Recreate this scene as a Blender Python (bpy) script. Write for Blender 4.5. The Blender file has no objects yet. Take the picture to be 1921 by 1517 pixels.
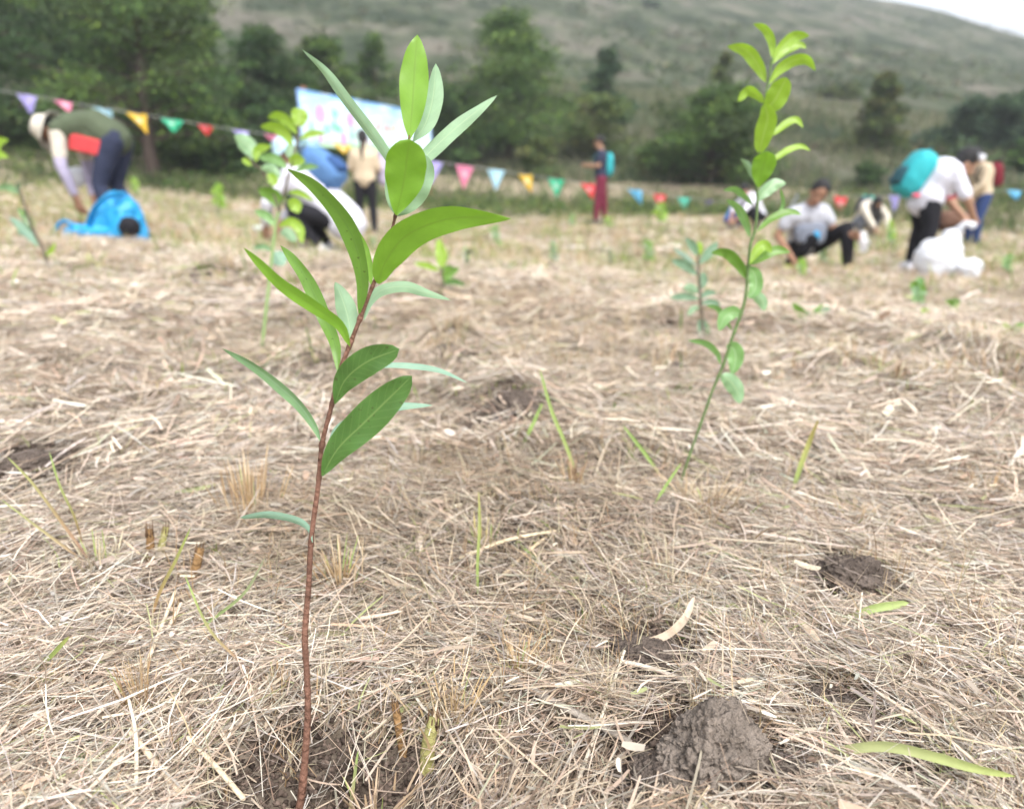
import bpy, math, random
import numpy as np
from mathutils import Vector, Matrix

R_ = math.radians
scene = bpy.context.scene
# ------------------------------------------------------------------ camera, sky, sun, exposure
CAMZ = 0.5
PITCH = R_(16.4)
FPX, CX, CY = 1350.0, 960.5, 758.5
cam_d = bpy.data.cameras.new("camera")
cam = bpy.data.objects.new("camera", cam_d)
scene.collection.objects.link(cam)
cam.location = (0, 0, CAMZ)
cam.rotation_euler = (R_(90) - PITCH, 0, 0)
cam_d.sensor_width = 36.0
cam_d.lens = FPX / 1921.0 * 36.0
cam_d.clip_start = 0.02
cam_d.clip_end = 3000
cam_d.dof.use_dof = True
cam_d.dof.focus_distance = 0.72
cam_d.dof.aperture_fstop = 3.5
scene.camera = cam

SUN_EL, SUN_AZ = R_(58), R_(150)     # high sun behind thin cloud, a little behind the camera on the right
world = bpy.data.worlds.new("World")
scene.world = world
world.use_nodes = True
wn = world.node_tree
for n in list(wn.nodes): wn.nodes.remove(n)
wo = wn.nodes.new("ShaderNodeOutputWorld")
bg = wn.nodes.new("ShaderNodeBackground")
sky = wn.nodes.new("ShaderNodeTexSky")
sky.sky_type = 'NISHITA'
sky.sun_disc = False
sky.sun_elevation = SUN_EL
sky.sun_rotation = SUN_AZ
sky.air_density = 1.0
sky.dust_density = 4.0
hs = wn.nodes.new("ShaderNodeHueSaturation")
hs.inputs['Saturation'].default_value = 0.36      # cloud cover: the sky's own light, nearly without colour
wn.links.new(sky.outputs[0], hs.inputs['Color'])
wn.links.new(hs.outputs[0], bg.inputs['Color'])
wn.links.new(bg.outputs[0], wo.inputs['Surface'])
bg.inputs['Strength'].default_value = 0.15

sun_d = bpy.data.lights.new("sun", 'SUN')
sun_d.energy = 1.0
sun_d.angle = R_(25)
sun_d.color = (1.0, 0.985, 0.965)
sun = bpy.data.objects.new("sun", sun_d)
scene.collection.objects.link(sun)
_sd = Vector((math.sin(SUN_AZ) * math.cos(SUN_EL), math.cos(SUN_AZ) * math.cos(SUN_EL), math.sin(SUN_EL)))
sun.rotation_euler = (-_sd).to_track_quat('-Z', 'Y').to_euler()

scene.view_settings.view_transform = 'Standard'
scene.view_settings.look = 'None'
scene.view_settings.gamma = 1.0
scene.view_settings.exposure = 1.42
scene.render.engine = 'CYCLES'
scene.cycles.use_denoising = True
try:
    scene.cycles.denoiser = 'OPENIMAGEDENOISE'
except Exception:
    pass
scene.cycles.max_bounces = 8
scene.cycles.transparent_max_bounces = 8
scene.cycles.use_fast_gi = False
HAZE = True

# ------------------------------------------------------------------ helpers
col = scene.collection
FWD = np.array([0, math.cos(PITCH), -math.sin(PITCH)])
UP = np.array([0, math.sin(PITCH), math.cos(PITCH)])
RIGHT = np.array([1.0, 0, 0])
CAM = np.array([0, 0, CAMZ])

def unproj(px, py, dep):
    """a point of the place seen at (px,py) and lying dep metres ahead of the camera"""
    return CAM + dep * (FWD + (px - CX) / FPX * RIGHT - (py - CY) / FPX * UP)

def tag(o, label=None, cat=None, group=None, kind=None):
    if label: o["label"] = label
    if cat: o["category"] = cat
    if group: o["group"] = group
    if kind: o["kind"] = kind
    return o

def empty(name, loc=(0, 0, 0), label=None, cat=None, group=None, rz=0.0):
    o = bpy.data.objects.new(name, None)
    o.empty_display_size = 0.1
    col.objects.link(o)
    o.location = loc
    o.rotation_euler = (0, 0, rz)
    return tag(o, label, cat, group)

def link(name, me, mat=None, parent=None, smooth=True):
    o = bpy.data.objects.new(name, me)
    col.objects.link(o)
    if mat is not None:
        for m in (mat if isinstance(mat, (list, tuple)) else [mat]): me.materials.append(m)
    if parent is not None:
        o.parent = parent
        # vertices are given in world space for positioned things: undo the parent's own place
        o.matrix_parent_inverse = Matrix.Translation(parent.location).inverted() if parent.get('_world') else Matrix()
    if smooth: me.shade_smooth()
    return o

def mesh_np(name, V, F, colr=None, uv=None, mi=None):
    """V (N,3), F (M,k) one face size"""
    V = np.asarray(V, dtype=np.float32); F = np.asarray(F, dtype=np.int32)
    me = bpy.data.meshes.new(name)
    me.vertices.add(len(V)); me.vertices.foreach_set('co', V.ravel())
    k = F.shape[1]
    me.loops.add(F.size); me.loops.foreach_set('vertex_index', F.ravel())
    me.polygons.add(len(F))
    me.polygons.foreach_set('loop_start', np.arange(0, F.size, k, dtype=np.int32))
    if mi is not None: me.polygons.foreach_set('material_index', np.asarray(mi, dtype=np.int32))
    me.update(calc_edges=True)
    if colr is not None:
        a = me.color_attributes.new('Col', 'FLOAT_COLOR', 'POINT')
        c = np.ones((len(V), 4), dtype=np.float32); c[:, :3] = colr
        a.data.foreach_set('color', c.ravel())
    if uv is not None:
        u = me.uv_layers.new(name='UVMap')
        u.data.foreach_set('uv', np.asarray(uv, dtype=np.float32)[F.ravel()].ravel())
    return me

class MB:
    """collects points and faces and links them as ONE mesh"""
    def __init__(s): s.v = []; s.f = []; s.uv = None
    def add(s, V, F):
        b = len(s.v); s.v.extend([tuple(map(float, p)) for p in V]); s.f.extend([tuple(i + b for i in f) for f in F])
    def tube(s, pts, rad, n=8, caps=True, flat=1.0):
        pts = [np.array(p, float) for p in pts]
        if not hasattr(rad, '__len__'): rad = [rad] * len(pts)
        if caps:   # rounded ends
            def endp(p, q, r):
                d = p - q; d = d / (np.linalg.norm(d) + 1e-9)
                return [(p + d * r * .95, r * .25), (p + d * r * .7, r * .72)]
            a = endp(pts[0], pts[1], rad[0]); b = endp(pts[-1], pts[-2], rad[-1])
            P = [a[0][0], a[1][0]] + pts + [b[1][0], b[0][0]]
            Q = [a[0][1], a[1][1]] + list(rad) + [b[1][1], b[0][1]]
        else: P, Q = pts, list(rad)
        P = np.array(P); T = np.gradient(P, axis=0); T /= (np.linalg.norm(T, axis=1)[:, None] + 1e-12)
        ref = np.array([0, 0, 1.0]) if abs(T[0][2]) < .9 else np.array([1.0, 0, 0])
        V = []; N = np.cross(T[0], ref); N /= np.linalg.norm(N)
        for i in range(len(P)):
            N = N - T[i] * np.dot(N, T[i]); N /= (np.linalg.norm(N) + 1e-12)
            B = np.cross(T[i], N)
            for k in range(n):
                a = 2 * math.pi * k / n
                V.append(P[i] + Q[i] * (math.cos(a) * N + flat * math.sin(a) * B))
        F = []
        for i in range(len(P) - 1):
            for k in range(n):
                F.append((i * n + k, i * n + (k + 1) % n, (i + 1) * n + (k + 1) % n, (i + 1) * n + k))
        F.append(tuple(range(n))[::-1]); F.append(tuple((len(P) - 1) * n + k for k in range(n)))
        s.add(V, F)
    def ball(s, c, r, seg=16, rings=10, M=None):
        c = np.array(c, float); r = np.array(r if hasattr(r, '__len__') else (r, r, r), float)
        V = []; F = []
        V.append((0, 0, 1))
        for i in range(1, rings):
            t = math.pi * i / rings
            for k in range(seg):
                a = 2 * math.pi * k / seg
                V.append((math.sin(t) * math.cos(a), math.sin(t) * math.sin(a), math.cos(t)))
        V.append((0, 0, -1))
        for k in range(seg): F.append((0, 1 + k, 1 + (k + 1) % seg))
        for i in range(rings - 2):
            for k in range(seg):
                a = 1 + i * seg + k; b = 1 + i * seg + (k + 1) % seg
                F.append((a, a + seg, b + seg, b))
        L = len(V) - 1
        for k in range(seg): F.append((L, L - seg + (k + 1) % seg, L - seg + k))
        V = np.array(V) * r
        if M is not None: V = V @ np.array(M).T
        s.add(V + c, F)
    def box(s, c, h, M=None):
        V = np.array([[x, y, z] for x in (-1, 1) for y in (-1, 1) for z in (-1, 1)], float) * np.array(h)
        if M is not None: V = V @ np.array(M).T
        s.add(V + np.array(c), [(0, 1, 3, 2), (4, 6, 7, 5), (0, 4, 5, 1), (2, 3, 7, 6), (0, 2, 6, 4), (1, 5, 7, 3)])
    def build(s, name, mat, parent=None, smooth=True, remesh=None, smooth_it=0, xf=None, disp=None):
        V = np.array(s.v)
        if xf is not None: V = xf(V)
        me = bpy.data.meshes.new(name)
        me.from_pydata([tuple(p) for p in V], [], s.f); me.update()
        o = link(name, me, mat, parent, smooth)
        if remesh:
            m = o.modifiers.new('remesh', 'REMESH'); m.mode = 'VOXEL'; m.voxel_size = remesh; m.use_smooth_shade = True
        if smooth_it:
            m = o.modifiers.new('smooth', 'SMOOTH'); m.factor = .5; m.iterations = smooth_it
        return o

# value noise in 2 and 3 dimensions
def _h(ix, iy, iz, seed):
    n = (ix.astype(np.int64) * 374761393 + iy.astype(np.int64) * 668265263 + iz.astype(np.int64) * 2147483647 + seed * 974711) & 0xffffffff
    n = ((n ^ (n >> 13)) * 1274126177) & 0xffffffff
    n = ((n ^ (n >> 16)) * 2246822519) & 0xffffffff
    return ((n ^ (n >> 15)) & 0xffffff) / float(0xffffff)
def vnoise(P, seed=0):
    P = np.asarray(P, float)
    I = np.floor(P); f = P - I; f = f * f * (3 - 2 * f)
    x, y, z = I[..., 0], I[..., 1], I[..., 2]
    r = 0
    for dx in (0, 1):
        for dy in (0, 1):
            for dz in (0, 1):
                w = (f[..., 0] if dx else 1 - f[..., 0]) * (f[..., 1] if dy else 1 - f[..., 1]) * (f[..., 2] if dz else 1 - f[..., 2])
                r = r + w * _h(x + dx, y + dy, z + dz, seed)
    return r * 2 - 1
def fbm2(x, y, sc, seed=0, oc=3):
    r = 0; a = 1.0; t = 0
    for i in range(oc):
        r = r + a * vnoise(np.stack([x * sc, y * sc, np.zeros_like(x) + 7.3 * i], -1), seed + i); t += a; a *= .5; sc *= 2.03
    return r / t
def fbm3(P, sc, seed=0, oc=3):
    r = 0; a = 1.0; t = 0
    for i in range(oc):
        r = r + a * vnoise(P * sc + 3.1 * i, seed + i); t += a; a *= .55; sc *= 2.03
    return r / t
def sstep(a, b, x):
    t = np.clip((x - a) / (b - a), 0, 1); return t * t * (3 - 2 * t)

# ------------------------------------------------------------------ materials
def mat(name, color, rough=.8, spec=.2, var=.15, sc=8.0, bump=0.0, bsc=60.0, sheen=0.0, attr=False, trans=0.0, coords='Object'):
    m = bpy.data.materials.new(name); m.use_nodes = True
    nt = m.node_tree; b = nt.nodes['Principled BSDF']; out = nt.nodes['Material Output']
    b.inputs['Roughness'].default_value = rough
    b.inputs['Specular IOR Level'].default_value = spec
    tc = nt.nodes.new('ShaderNodeTexCoord')
    if attr:
        a = nt.nodes.new('ShaderNodeAttribute'); a.attribute_name = 'Col'; src = a.outputs['Color']
    else:
        rgb = nt.nodes.new('ShaderNodeRGB'); rgb.outputs[0].default_value = (*color, 1); src = rgb.outputs[0]
    if var:
        n = nt.nodes.new('ShaderNodeTexNoise'); n.inputs['Scale'].default_value = sc; n.inputs['Detail'].default_value = 4
        nt.links.new(tc.outputs[coords], n.inputs['Vector'])
        mr = nt.nodes.new('ShaderNodeMapRange'); mr.inputs['To Min'].default_value = 1 - var * 2; mr.inputs['To Max'].default_value = 1 + var * 2
        nt.links.new(n.outputs[0], mr.inputs['Value'])
        mx = nt.nodes.new('ShaderNodeVectorMath'); mx.operation = 'SCALE'
        nt.links.new(src, mx.inputs[0]); nt.links.new(mr.outputs[0], mx.inputs['Scale']); src = mx.outputs[0]
    nt.links.new(src, b.inputs['Base Color'])
    if bump:
        n2 = nt.nodes.new('ShaderNodeTexNoise'); n2.inputs['Scale'].default_value = bsc; n2.inputs['Detail'].default_value = 5
        nt.links.new(tc.outputs[coords], n2.inputs['Vector'])
        bp = nt.nodes.new('ShaderNodeBump'); bp.inputs['Strength'].default_value = bump; bp.inputs['Distance'].default_value = .02
        nt.links.new(n2.outputs[0], bp.inputs['Height']); nt.links.new(bp.outputs[0], b.inputs['Normal'])
    if trans:
        t = nt.nodes.new('ShaderNodeBsdfTranslucent'); nt.links.new(src, t.inputs['Color'])
        ms = nt.nodes.new('ShaderNodeMixShader'); ms.inputs[0].default_value = trans
        nt.links.new(b.outputs[0], ms.inputs[1]); nt.links.new(t.outputs[0], ms.inputs[2]); nt.links.new(ms.outputs[0], out.inputs['Surface'])
    return m

def leaf_mat(name, top, under, vein, trans=.35, rough=.34, spots=0.0):
    """blade with its own upper and lower face, midrib and side veins drawn along the leaf's UV"""
    m = bpy.data.materials.new(name); m.use_nodes = True
    nt = m.node_tree; L = nt.links; b = nt.nodes['Principled BSDF']; out = nt.nodes['Material Output']
    def N(t): return nt.nodes.new(t)
    def math_(op, a, bb=None, c=None):
        n = N('ShaderNodeMath'); n.operation = op
        for i, v in enumerate((a, bb, c)):
            if v is None: continue
            if isinstance(v, (int, float)): n.inputs[i].default_value = v
            else: L.new(v, n.inputs[i])
        return n.outputs[0]
    uv = N('ShaderNodeUVMap'); sx = N('ShaderNodeSeparateXYZ'); L.new(uv.outputs[0], sx.inputs[0])
    ax = math_('ABSOLUTE', math_('SUBTRACT', sx.outputs[0], .5))          # 0 at midrib .. .5 at the edge
    mid = math_('SUBTRACT', 1.0, math_('MINIMUM', math_('DIVIDE', ax, .045), 1.0))
    sv = math_('SINE', math_('MULTIPLY', math_('SUBTRACT', sx.outputs[1], math_('MULTIPLY', ax, .32)), 75.0))
    svl = math_('MULTIPLY', math_('POWER', math_('MAXIMUM', sv, 0.0), 8.0), .5)
    veins = math_('MAXIMUM', math_('MULTIPLY', mid, .8), math_('MULTIPLY', svl, .35))
    edge = math_('MULTIPLY', math_('MAXIMUM', math_('SUBTRACT', ax, .46), 0.0), 9.0)
    geo = N('ShaderNodeNewGeometry')
    mixs = N('ShaderNodeMix'); mixs.data_type = 'RGBA'
    mixs.inputs['A'].default_value = (*top, 1); mixs.inputs['B'].default_value = (*under, 1)
    L.new(geo.outputs['Backfacing'], mixs.inputs['Factor'])
    no = N('ShaderNodeTexNoise'); no.inputs['Scale'].default_value = 55.0; no.inputs['Detail'].default_value = 5
    tc = N('ShaderNodeTexCoord'); L.new(tc.outputs['Object'], no.inputs['Vector'])
    mr = N('ShaderNodeMapRange'); mr.inputs['To Min'].default_value = .78; mr.inputs['To Max'].default_value = 1.22; L.new(no.outputs[0], mr.inputs['Value'])
    sc = N('ShaderNodeVectorMath'); sc.operation = 'SCALE'; L.new(mixs.outputs['Result'], sc.inputs[0]); L.new(mr.outputs[0], sc.inputs['Scale'])
    mv = N('ShaderNodeMix'); mv.data_type = 'RGBA'; mv.inputs['B'].default_value = (*vein, 1)
    L.new(math_('MAXIMUM', veins, edge), mv.inputs['Factor']); L.new(sc.outputs[0], mv.inputs['A'])
    base = mv.outputs['Result']
    if spots:
        vo = N('ShaderNodeTexNoise'); vo.inputs['Scale'].default_value = 260.0; L.new(tc.outputs['Object'], vo.inputs['Vector'])
        sp = math_('MULTIPLY', math_('GREATER_THAN', vo.outputs[0], .69), spots)
        ms = N('ShaderNodeMix'); ms.data_type = 'RGBA'; ms.inputs['B'].default_value = (.06, .045, .02, 1)
        L.new(sp, ms.inputs['Factor']); L.new(base, ms.inputs['A']); base = ms.outputs['Result']
    L.new(base, b.inputs['Base Color'])
    b.inputs['Roughness'].default_value = rough; b.inputs['Specular IOR Level'].default_value = .5
    bp = N('ShaderNodeBump'); bp.inputs['Strength'].default_value = .35; bp.inputs['Distance'].default_value = .0006
    L.new(math_('ADD', veins, math_('MULTIPLY', no.outputs[0], .4)), bp.inputs['Height']); L.new(bp.outputs[0], b.inputs['Normal'])
    t = N('ShaderNodeBsdfTranslucent')
    tcx = N('ShaderNodeVectorMath'); tcx.operation = 'MULTIPLY'; L.new(base, tcx.inputs[0]); tcx.inputs[1].default_value = (1.05, 1.15, .45)
    L.new(tcx.outputs[0], t.inputs['Color'])
    mx = N('ShaderNodeMixShader'); mx.inputs[0].default_value = trans
    L.new(b.outputs[0], mx.inputs[1]); L.new(t.outputs[0], mx.inputs[2]); L.new(mx.outputs[0], out.inputs['Surface'])
    return m

# ------------------------------------------------------------------ the lie of the land (thin plate through measured points)
_cp = []
for x in (-1.5, -.75, 0, .75, 1.5):
    for y in (0.2, .8, 1.5):
        _cp.append((x, y, 0.0 + .035 * max(0, -x) * y))
for a in [(490, 672, 2.2), (1322, 640, 2.42), (834, 575, 3.1), (95, 527, 3.2), (1890, 665, 2.3), (1277, 907, 1.29),
          (200, 448, 6.2), (190, 436, 6.7), (600, 482, 6.5), (690, 441, 11.7), (1125, 422, 14.0), (1540, 514, 7.4),
          (1765, 527, 6.3), (1730, 517, 6.9), (1825, 462, 10.5), (1615, 446, 11.0), (1400, 431, 12.0),
          (290, 352, 18.0), (100, 350, 15.0), (900, 386, 19.0), (1300, 396, 19.0), (1700, 425, 14.0), (1900, 430, 17.0), (800, 395, 17.5),
          (950, 372, 25.0), (1400, 365, 26.0), (1900, 375, 26.0), (300, 330, 26.0)]:
    _cp.append(tuple(unproj(*a)))
_cp += [(-14, 4, .6), (14, 4, -.9), (-14, 14, .9), (16, 14, -.7), (0, -6, .1), (-8, -4, .3), (8, -4, -.1)]
_cp = np.array(_cp, float)
def _U(r2): return .5 * r2 * np.log(r2 + 1e-9)
_n = len(_cp)
_D = ((_cp[:, None, :2] - _cp[None, :, :2]) ** 2).sum(-1)
_A = np.zeros((_n + 3, _n + 3)); _A[:_n, :_n] = _U(_D) + np.eye(_n) * 0.02
_A[:_n, _n] = 1; _A[:_n, _n + 1:] = _cp[:, :2]; _A[_n:, :_n] = _A[:_n, _n:].T
_w = np.linalg.solve(_A, np.concatenate([_cp[:, 2], np.zeros(3)]))
def tps(x, y):
    out = np.empty(x.shape); xf = x.ravel(); yf = y.ravel(); of = out.ravel()
    for s in range(0, len(xf), 60000):
        X = xf[s:s + 60000]; Y = yf[s:s + 60000]
        r2 = (X[:, None] - _cp[None, :, 0]) ** 2 + (Y[:, None] - _cp[None, :, 1]) ** 2
        of[s:s + 60000] = _U(r2) @ _w[:_n] + _w[_n] + _w[_n + 1] * X + _w[_n + 2] * Y
    return of.reshape(x.shape)

def flat_hit(px, py):
    """where the line of sight through (px,py) meets the smooth land"""
    d = FWD + (px - CX) / FPX * RIGHT - (py - CY) / FPX * UP
    t = np.geomspace(.3, 60, 3000); P = CAM + t[:, None] * d
    z = tps(P[:, 0], P[:, 1]); k = np.argmax(P[:, 2] < z)
    return P[k], t[k]

# hollows, mounds and bare patches: (px, py, half width px, half height px, height m, soil strength)
RELIEF = [(150, 700, 110, 26, .05, .45), (620, 700, 90, 22, .04, .6), (1450, 840, 110, 26, .035, .5), (1560, 700, 90, 18, .04, .45), (1050, 600, 80, 12, .05, .45), (760, 560, 70, 10, .04, .4), (330, 1080, 70, 30, .012, .35), (1130, 870, 100, 26, .03, .4), (430, 1290, 150, 45, .018, 0), (860, 1285, 190, 45, .016, 0), (1290, 985, 170, 35, .018, 0), (620, 1560, 260, 60, -.02, .5), (470, 1450, 110, 60, -.012, .8), (700, 1500, 240, 55, -.015, .85), (980, 1490, 130, 55, -.008, .8), (1560, 1450, 140, 50, -.004, .6), (560, 1540, 210, 120, -.085, 1.0), (610, 1425, 270, 85, -.03, 1.0), (790, 1440, 120, 70, -.02, .6), (1090, 1440, 130, 90, -.01, .85),
          (1330, 1420, 150, 90, .012, 1.0), (1600, 1090, 85, 50, .008, .95), (960, 770, 120, 40, .05, 1.0), (830, 770, 90, 22, .0, .8),
          (1225, 1225, 95, 48, .006, 1.0), (915, 1240, 50, 20, .006, 1.0), (1570, 1335, 100, 50, .006, .9), (1690, 1440, 90, 60, -.004, .7),
          (640, 1225, 30, 14, .004, .9), (900, 1115, 45, 20, 0, .8), (1790, 1215, 40, 22, 0, .7),
          (70, 880, 110, 45, .03, .95), (310, 830, 40, 22, .02, .9), (500, 720, 150, 34, .03, .8), (180, 790, 120, 26, -.01, .7),
          (850, 655, 70, 30, .06, .85), (1250, 685, 75, 18, .02, .9), (1100, 675, 70, 10, -.01, .8), (400, 545, 50, 18, .06, .9), (520, 560, 60, 16, .03, .8),
          (440, 540, 100, 14, .05, .5), (1690, 890, 75, 30, .0, .8), (1200, 880, 45, 30, .01, .7), (1790, 760, 120, 40, .05, .7), (1850, 690, 90, 30, .08, .7),
          (250, 615, 60, 20, 0, .5), (1000, 545, 60, 10, .03, .4), (1500, 520, 50, 12, .03, .7), (1880, 560, 50, 18, .05, .6), (1440, 960, 80, 40, .012, .2),
          (1130, 990, 180, 60, .02, .15), (60, 1310, 60, 12, -.01, .7), (380, 520, 60, 10, .03, .6), (1660, 490, 40, 8, .03, .5), (1000, 660, 30, 10, .02, .4),
          (200, 520, 60, 14, .05, .5), (1730, 560, 40, 12, .04, .5), (1150, 620, 60, 10, .03, .3)]
_rel = []
for (px, py, hw, hh, h, s) in RELIEF:
    P, t = flat_hit(px, py)
    g = math.atan2(CAMZ - P[2], math.hypot(P[0], P[1]))
    _rel.append((P[0], P[1], hw / FPX * t, max(hh / FPX * t / max(math.sin(g), .12), hw / FPX * t * .45), h, s))
def _rel_eval(x, y):
    z = np.zeros_like(x); s = np.zeros_like(x)
    for (cx, cy, rx, ry, h, st) in _rel:
        d2 = ((x - cx) / rx) ** 2 + ((y - cy) / ry) ** 2
        m = d2 < 9
        if not m.any(): continue
        g = np.exp(-d2[m] * 1.1); z[m] += h * g
        s[m] = np.maximum(s[m], st * (1 - sstep(.55, 1.5, d2[m] + .0)))
    return z, s
RIDGE_R = 190.0
def hill_top(az):
    """height of the ridge above the field, by compass angle"""
    d = np.degrees(az)
    e = np.interp(d, [-180, -70, -40, 0, 15, 24.2, 28.6, 32.8, 50, 90, 180], [6, 13, 18, 17, 14.2, 11.9, 10.8, 9.3, 6.0, 5, 6])
    return RIDGE_R * np.tan(np.radians(e))
def gz(x, y, fine=True):
    x = np.asarray(x, float); y = np.asarray(y, float)
    r = np.hypot(x, y); az = np.arctan2(x, y)
    rc = np.minimum(r, 27.0); k = rc / np.maximum(r, 1e-6)
    base = tps(x * k, y * k)
    w = sstep(19, 27, r)
    t = np.clip((r - 21.0) / (RIDGE_R - 21.0), 0, None)
    up = hill_top(az) * np.where(t < 1, 1.0 * t ** 1.12, 1 - .25 * (t - 1) ** 1.2)
    up = up * (1 + .02 * fbm2(np.degrees(az), np.log(r + 1) * 12, .13, 31) * np.clip(t * 3, 0, 1))
    up = up + 1.6 * fbm2(x, y, .035, 41) * np.clip(t * 4, 0, 1)
    base = base * (1 - .0 * w) + np.maximum(up, -200)
    if fine:
        zr, _ = _rel_eval(x, y)
        am = np.clip(r / 2.2, .35, 1.6)
        base = base + zr + .030 * am * fbm2(x, y, 2.6, 11, 4) + .012 * fbm2(x, y, 9.0, 12) + .05 * sstep(1.6, 6, r) * fbm2(x, y, .9, 13) + .035 * sstep(1.3, 3.0, r) * fbm2(x, y, 2.1, 14, 3)
    return base
def soil(x, y):
    x = np.asarray(x, float); y = np.asarray(y, float)
    _, s = _rel_eval(x, y)
    r = np.hypot(x, y)
    n = fbm2(x, y, 2.3, 21, 4)
    s2 = sstep(.30, .50, n) * .7
    wob = fbm2(x, y, 14.0, 22, 2)
    s = np.clip(s * (1 + wob * 1.3) - .05 * (r > 1.4), 0, 1) * np.where(r > 1.5, .92, 1.0)
    return np.maximum(s, s2)
# clods of earth: (px, py, half width px, half height px, label, dry, seed)
CLODS = [(1345, 1455, 122, 92, 'largest pale grey clod of earth at the bottom right', 1, 1),
 (1225, 1492, 66, 48, 'rough dark clod left of the largest one at the bottom edge', 0, 2),
 (1475, 1482, 66, 44, 'dark crumbly clod right of the largest one', 0, 3),
 (1598, 1108, 74, 50, 'round dark clod of earth alone in the litter on the right', 0, 4),
 (962, 788, 62, 40, 'dark mound of earth in the middle of the field', 0, 5),
 (900, 796, 44, 20, 'smaller dark lump at the left of the middle mound', 0, 6),
 (1030, 796, 44, 18, 'low dark lump at the right of the middle mound', 0, 7),
 (1215, 1240, 64, 20, 'flat brown clod in the middle soil patch', 0, 8),
 (1180, 1212, 36, 12, 'small clod behind the flat brown one', 0, 9),
 (930, 1247, 24, 12, 'small brown lump beside the spiky dry tuft', 1, 10),
 (635, 1228, 19, 9, 'tiny dark lump just right of the reddish stem', 1, 11),
 (1530, 1332, 42, 24, 'dark brown clod above the arching green shoot, the left one', 0, 12),
 (1590, 1346, 38, 20, 'dark brown clod above the arching green shoot, the middle one', 0, 13),
 (1625, 1378, 36, 20, 'light tan clod just above the arching green shoot', 1, 14),
 (850, 668, 62, 26, 'dark mound behind the tips of the two lower leaves', 0, 15),
 (400, 548, 42, 14, 'dark mound far out left of the forked sapling', 0, 16),
 (512, 560, 40, 14, 'dark mound behind the thin stem of the forked sapling', 0, 17),
 (1262, 686, 34, 10, 'dark lump left of the green stem at mid height', 0, 18),
 (1215, 696, 34, 8, 'low lump left of the dark one beside the green stem', 0, 19),
 (50, 885, 62, 26, 'dark mound of earth at the left edge', 0, 20),
 (310, 834, 22, 11, 'small dark lump between the left edge mound and the reddish stem', 0, 21),
 (1500, 524, 26, 10, 'small mound of dug earth before the crouching man', 0, 22),
 (1880, 572, 34, 12, 'dark mound at the right edge beyond the bushy little sapling', 0, 23)]
_cl = []
for c_ in CLODS:
    if c_[1] < 850 and not 880 < c_[0] < 1050: CLODS[len(_cl)] = c_ = (c_[0], c_[1], c_[2] * .8, c_[3] * .62) + c_[4:]
    P, t = flat_hit(c_[0], c_[1]); _cl.append((P[0], P[1] + c_[2] / FPX * t * .3, c_[2] / FPX * t, c_[3] / FPX * t))
def clod_lift(x, y):
    z = np.zeros_like(x)
    for (cx, cy, rx, rz) in _cl:
        d2 = ((x - cx) / rx) ** 2 + ((y - cy) / (rx * .8)) ** 2; m = d2 < 1
        z[m] = np.maximum(z[m], rz * 1.15 * np.sqrt(1 - d2[m]) + rz * .1)
    return z
def G(x, y): return float(gz(np.array([x]), np.array([y]))[0])
def ghit(px, py):
    """where the line of sight meets the finished ground"""
    d = FWD + (px - CX) / FPX * RIGHT - (py - CY) / FPX * UP
    t = np.geomspace(.3, 60, 3000); P = CAM + t[:, None] * d
    z = gz(P[:, 0], P[:, 1]); k = np.argmax(P[:, 2] < z)
    return np.array([P[k][0], P[k][1], z[k]]), t[k]

# ------------------------------------------------------------------ ground sheet and hillside
def polar(r0, r1, nr, az):
    rr = np.geomspace(r0, r1, nr)
    Rg, Az = np.meshgrid(rr, az, indexing='ij')
    return Rg * np.sin(Az), Rg * np.cos(Az)
_az = np.radians(np.concatenate([np.arange(-180, -50, 4.0), np.arange(-50, 50, .36), np.arange(50, 180, 4.0)]))
def sheet(X, Y, Z, closed_fan):
    nr, na = X.shape
    V = np.stack([X, Y, Z], -1).reshape(-1, 3)
    i = np.arange(nr - 1)[:, None] * na; j = np.arange(na)[None, :]; j2 = (j + 1) % na
    F = np.stack([i + j, i + j2, i + na + j2, i + na + j], -1).reshape(-1, 4)[:, ::-1]
    return V, F
X, Y = polar(.12, 24.0, 720, _az)
Z = gz(X, Y); S = soil(X, Y)
V, F = sheet(X, Y, Z, True)
cfan = len(V); V = np.vstack([V, [[0, 0, float(Z[0].mean())]]])
na = len(_az)
fan = np.array([[cfan, (k + 1) % na, k, k] for k in range(na)])
GREEN = sstep(2.0, 12.0, np.hypot(X, Y)) 
cc = np.stack([np.maximum(S, .6 * (1 - sstep(1.4, 2.8, np.hypot(X, Y)))), GREEN, np.clip(fbm2(X, Y, .8, 51) * .5 + .5, 0, 1)], -1).reshape(-1, 3)
cc = np.vstack([cc, [[0, 0, .5]]])
me = mesh_np('ground', V, F, cc)
mg = bpy.data.materials.new('ground_soil_and_litter'); mg.use_nodes = True
nt = mg.node_tree; L = nt.links; b = nt.nodes['Principled BSDF']; b.inputs['Roughness'].default_value = .95; b.inputs['Specular IOR Level'].default_value = .1
at = nt.nodes.new('ShaderNodeAttribute'); at.attribute_name = 'Col'; sp = nt.nodes.new('ShaderNodeSeparateColor'); L.new(at.outputs['Color'], sp.inputs[0])
tc = nt.nodes.new('ShaderNodeTexCoord')
def noise(sc, det=6, dist=0.0):
    n = nt.nodes.new('ShaderNodeTexNoise'); n.inputs['Scale'].default_value = sc; n.inputs['Detail'].default_value = det; n.inputs['Distortion'].default_value = dist
    L.new(tc.outputs['Object'], n.inputs['Vector']); return n.outputs[0]
def ramp(src, stops):
    r = nt.nodes.new('ShaderNodeValToRGB'); L.new(src, r.inputs[0]); e = r.color_ramp.elements
    while len(e) < len(stops): e.new(.5)
    for q, (p, c) in enumerate(stops): e[q].position = p; e[q].color = (*c, 1)
    return r.outputs[0]
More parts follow.
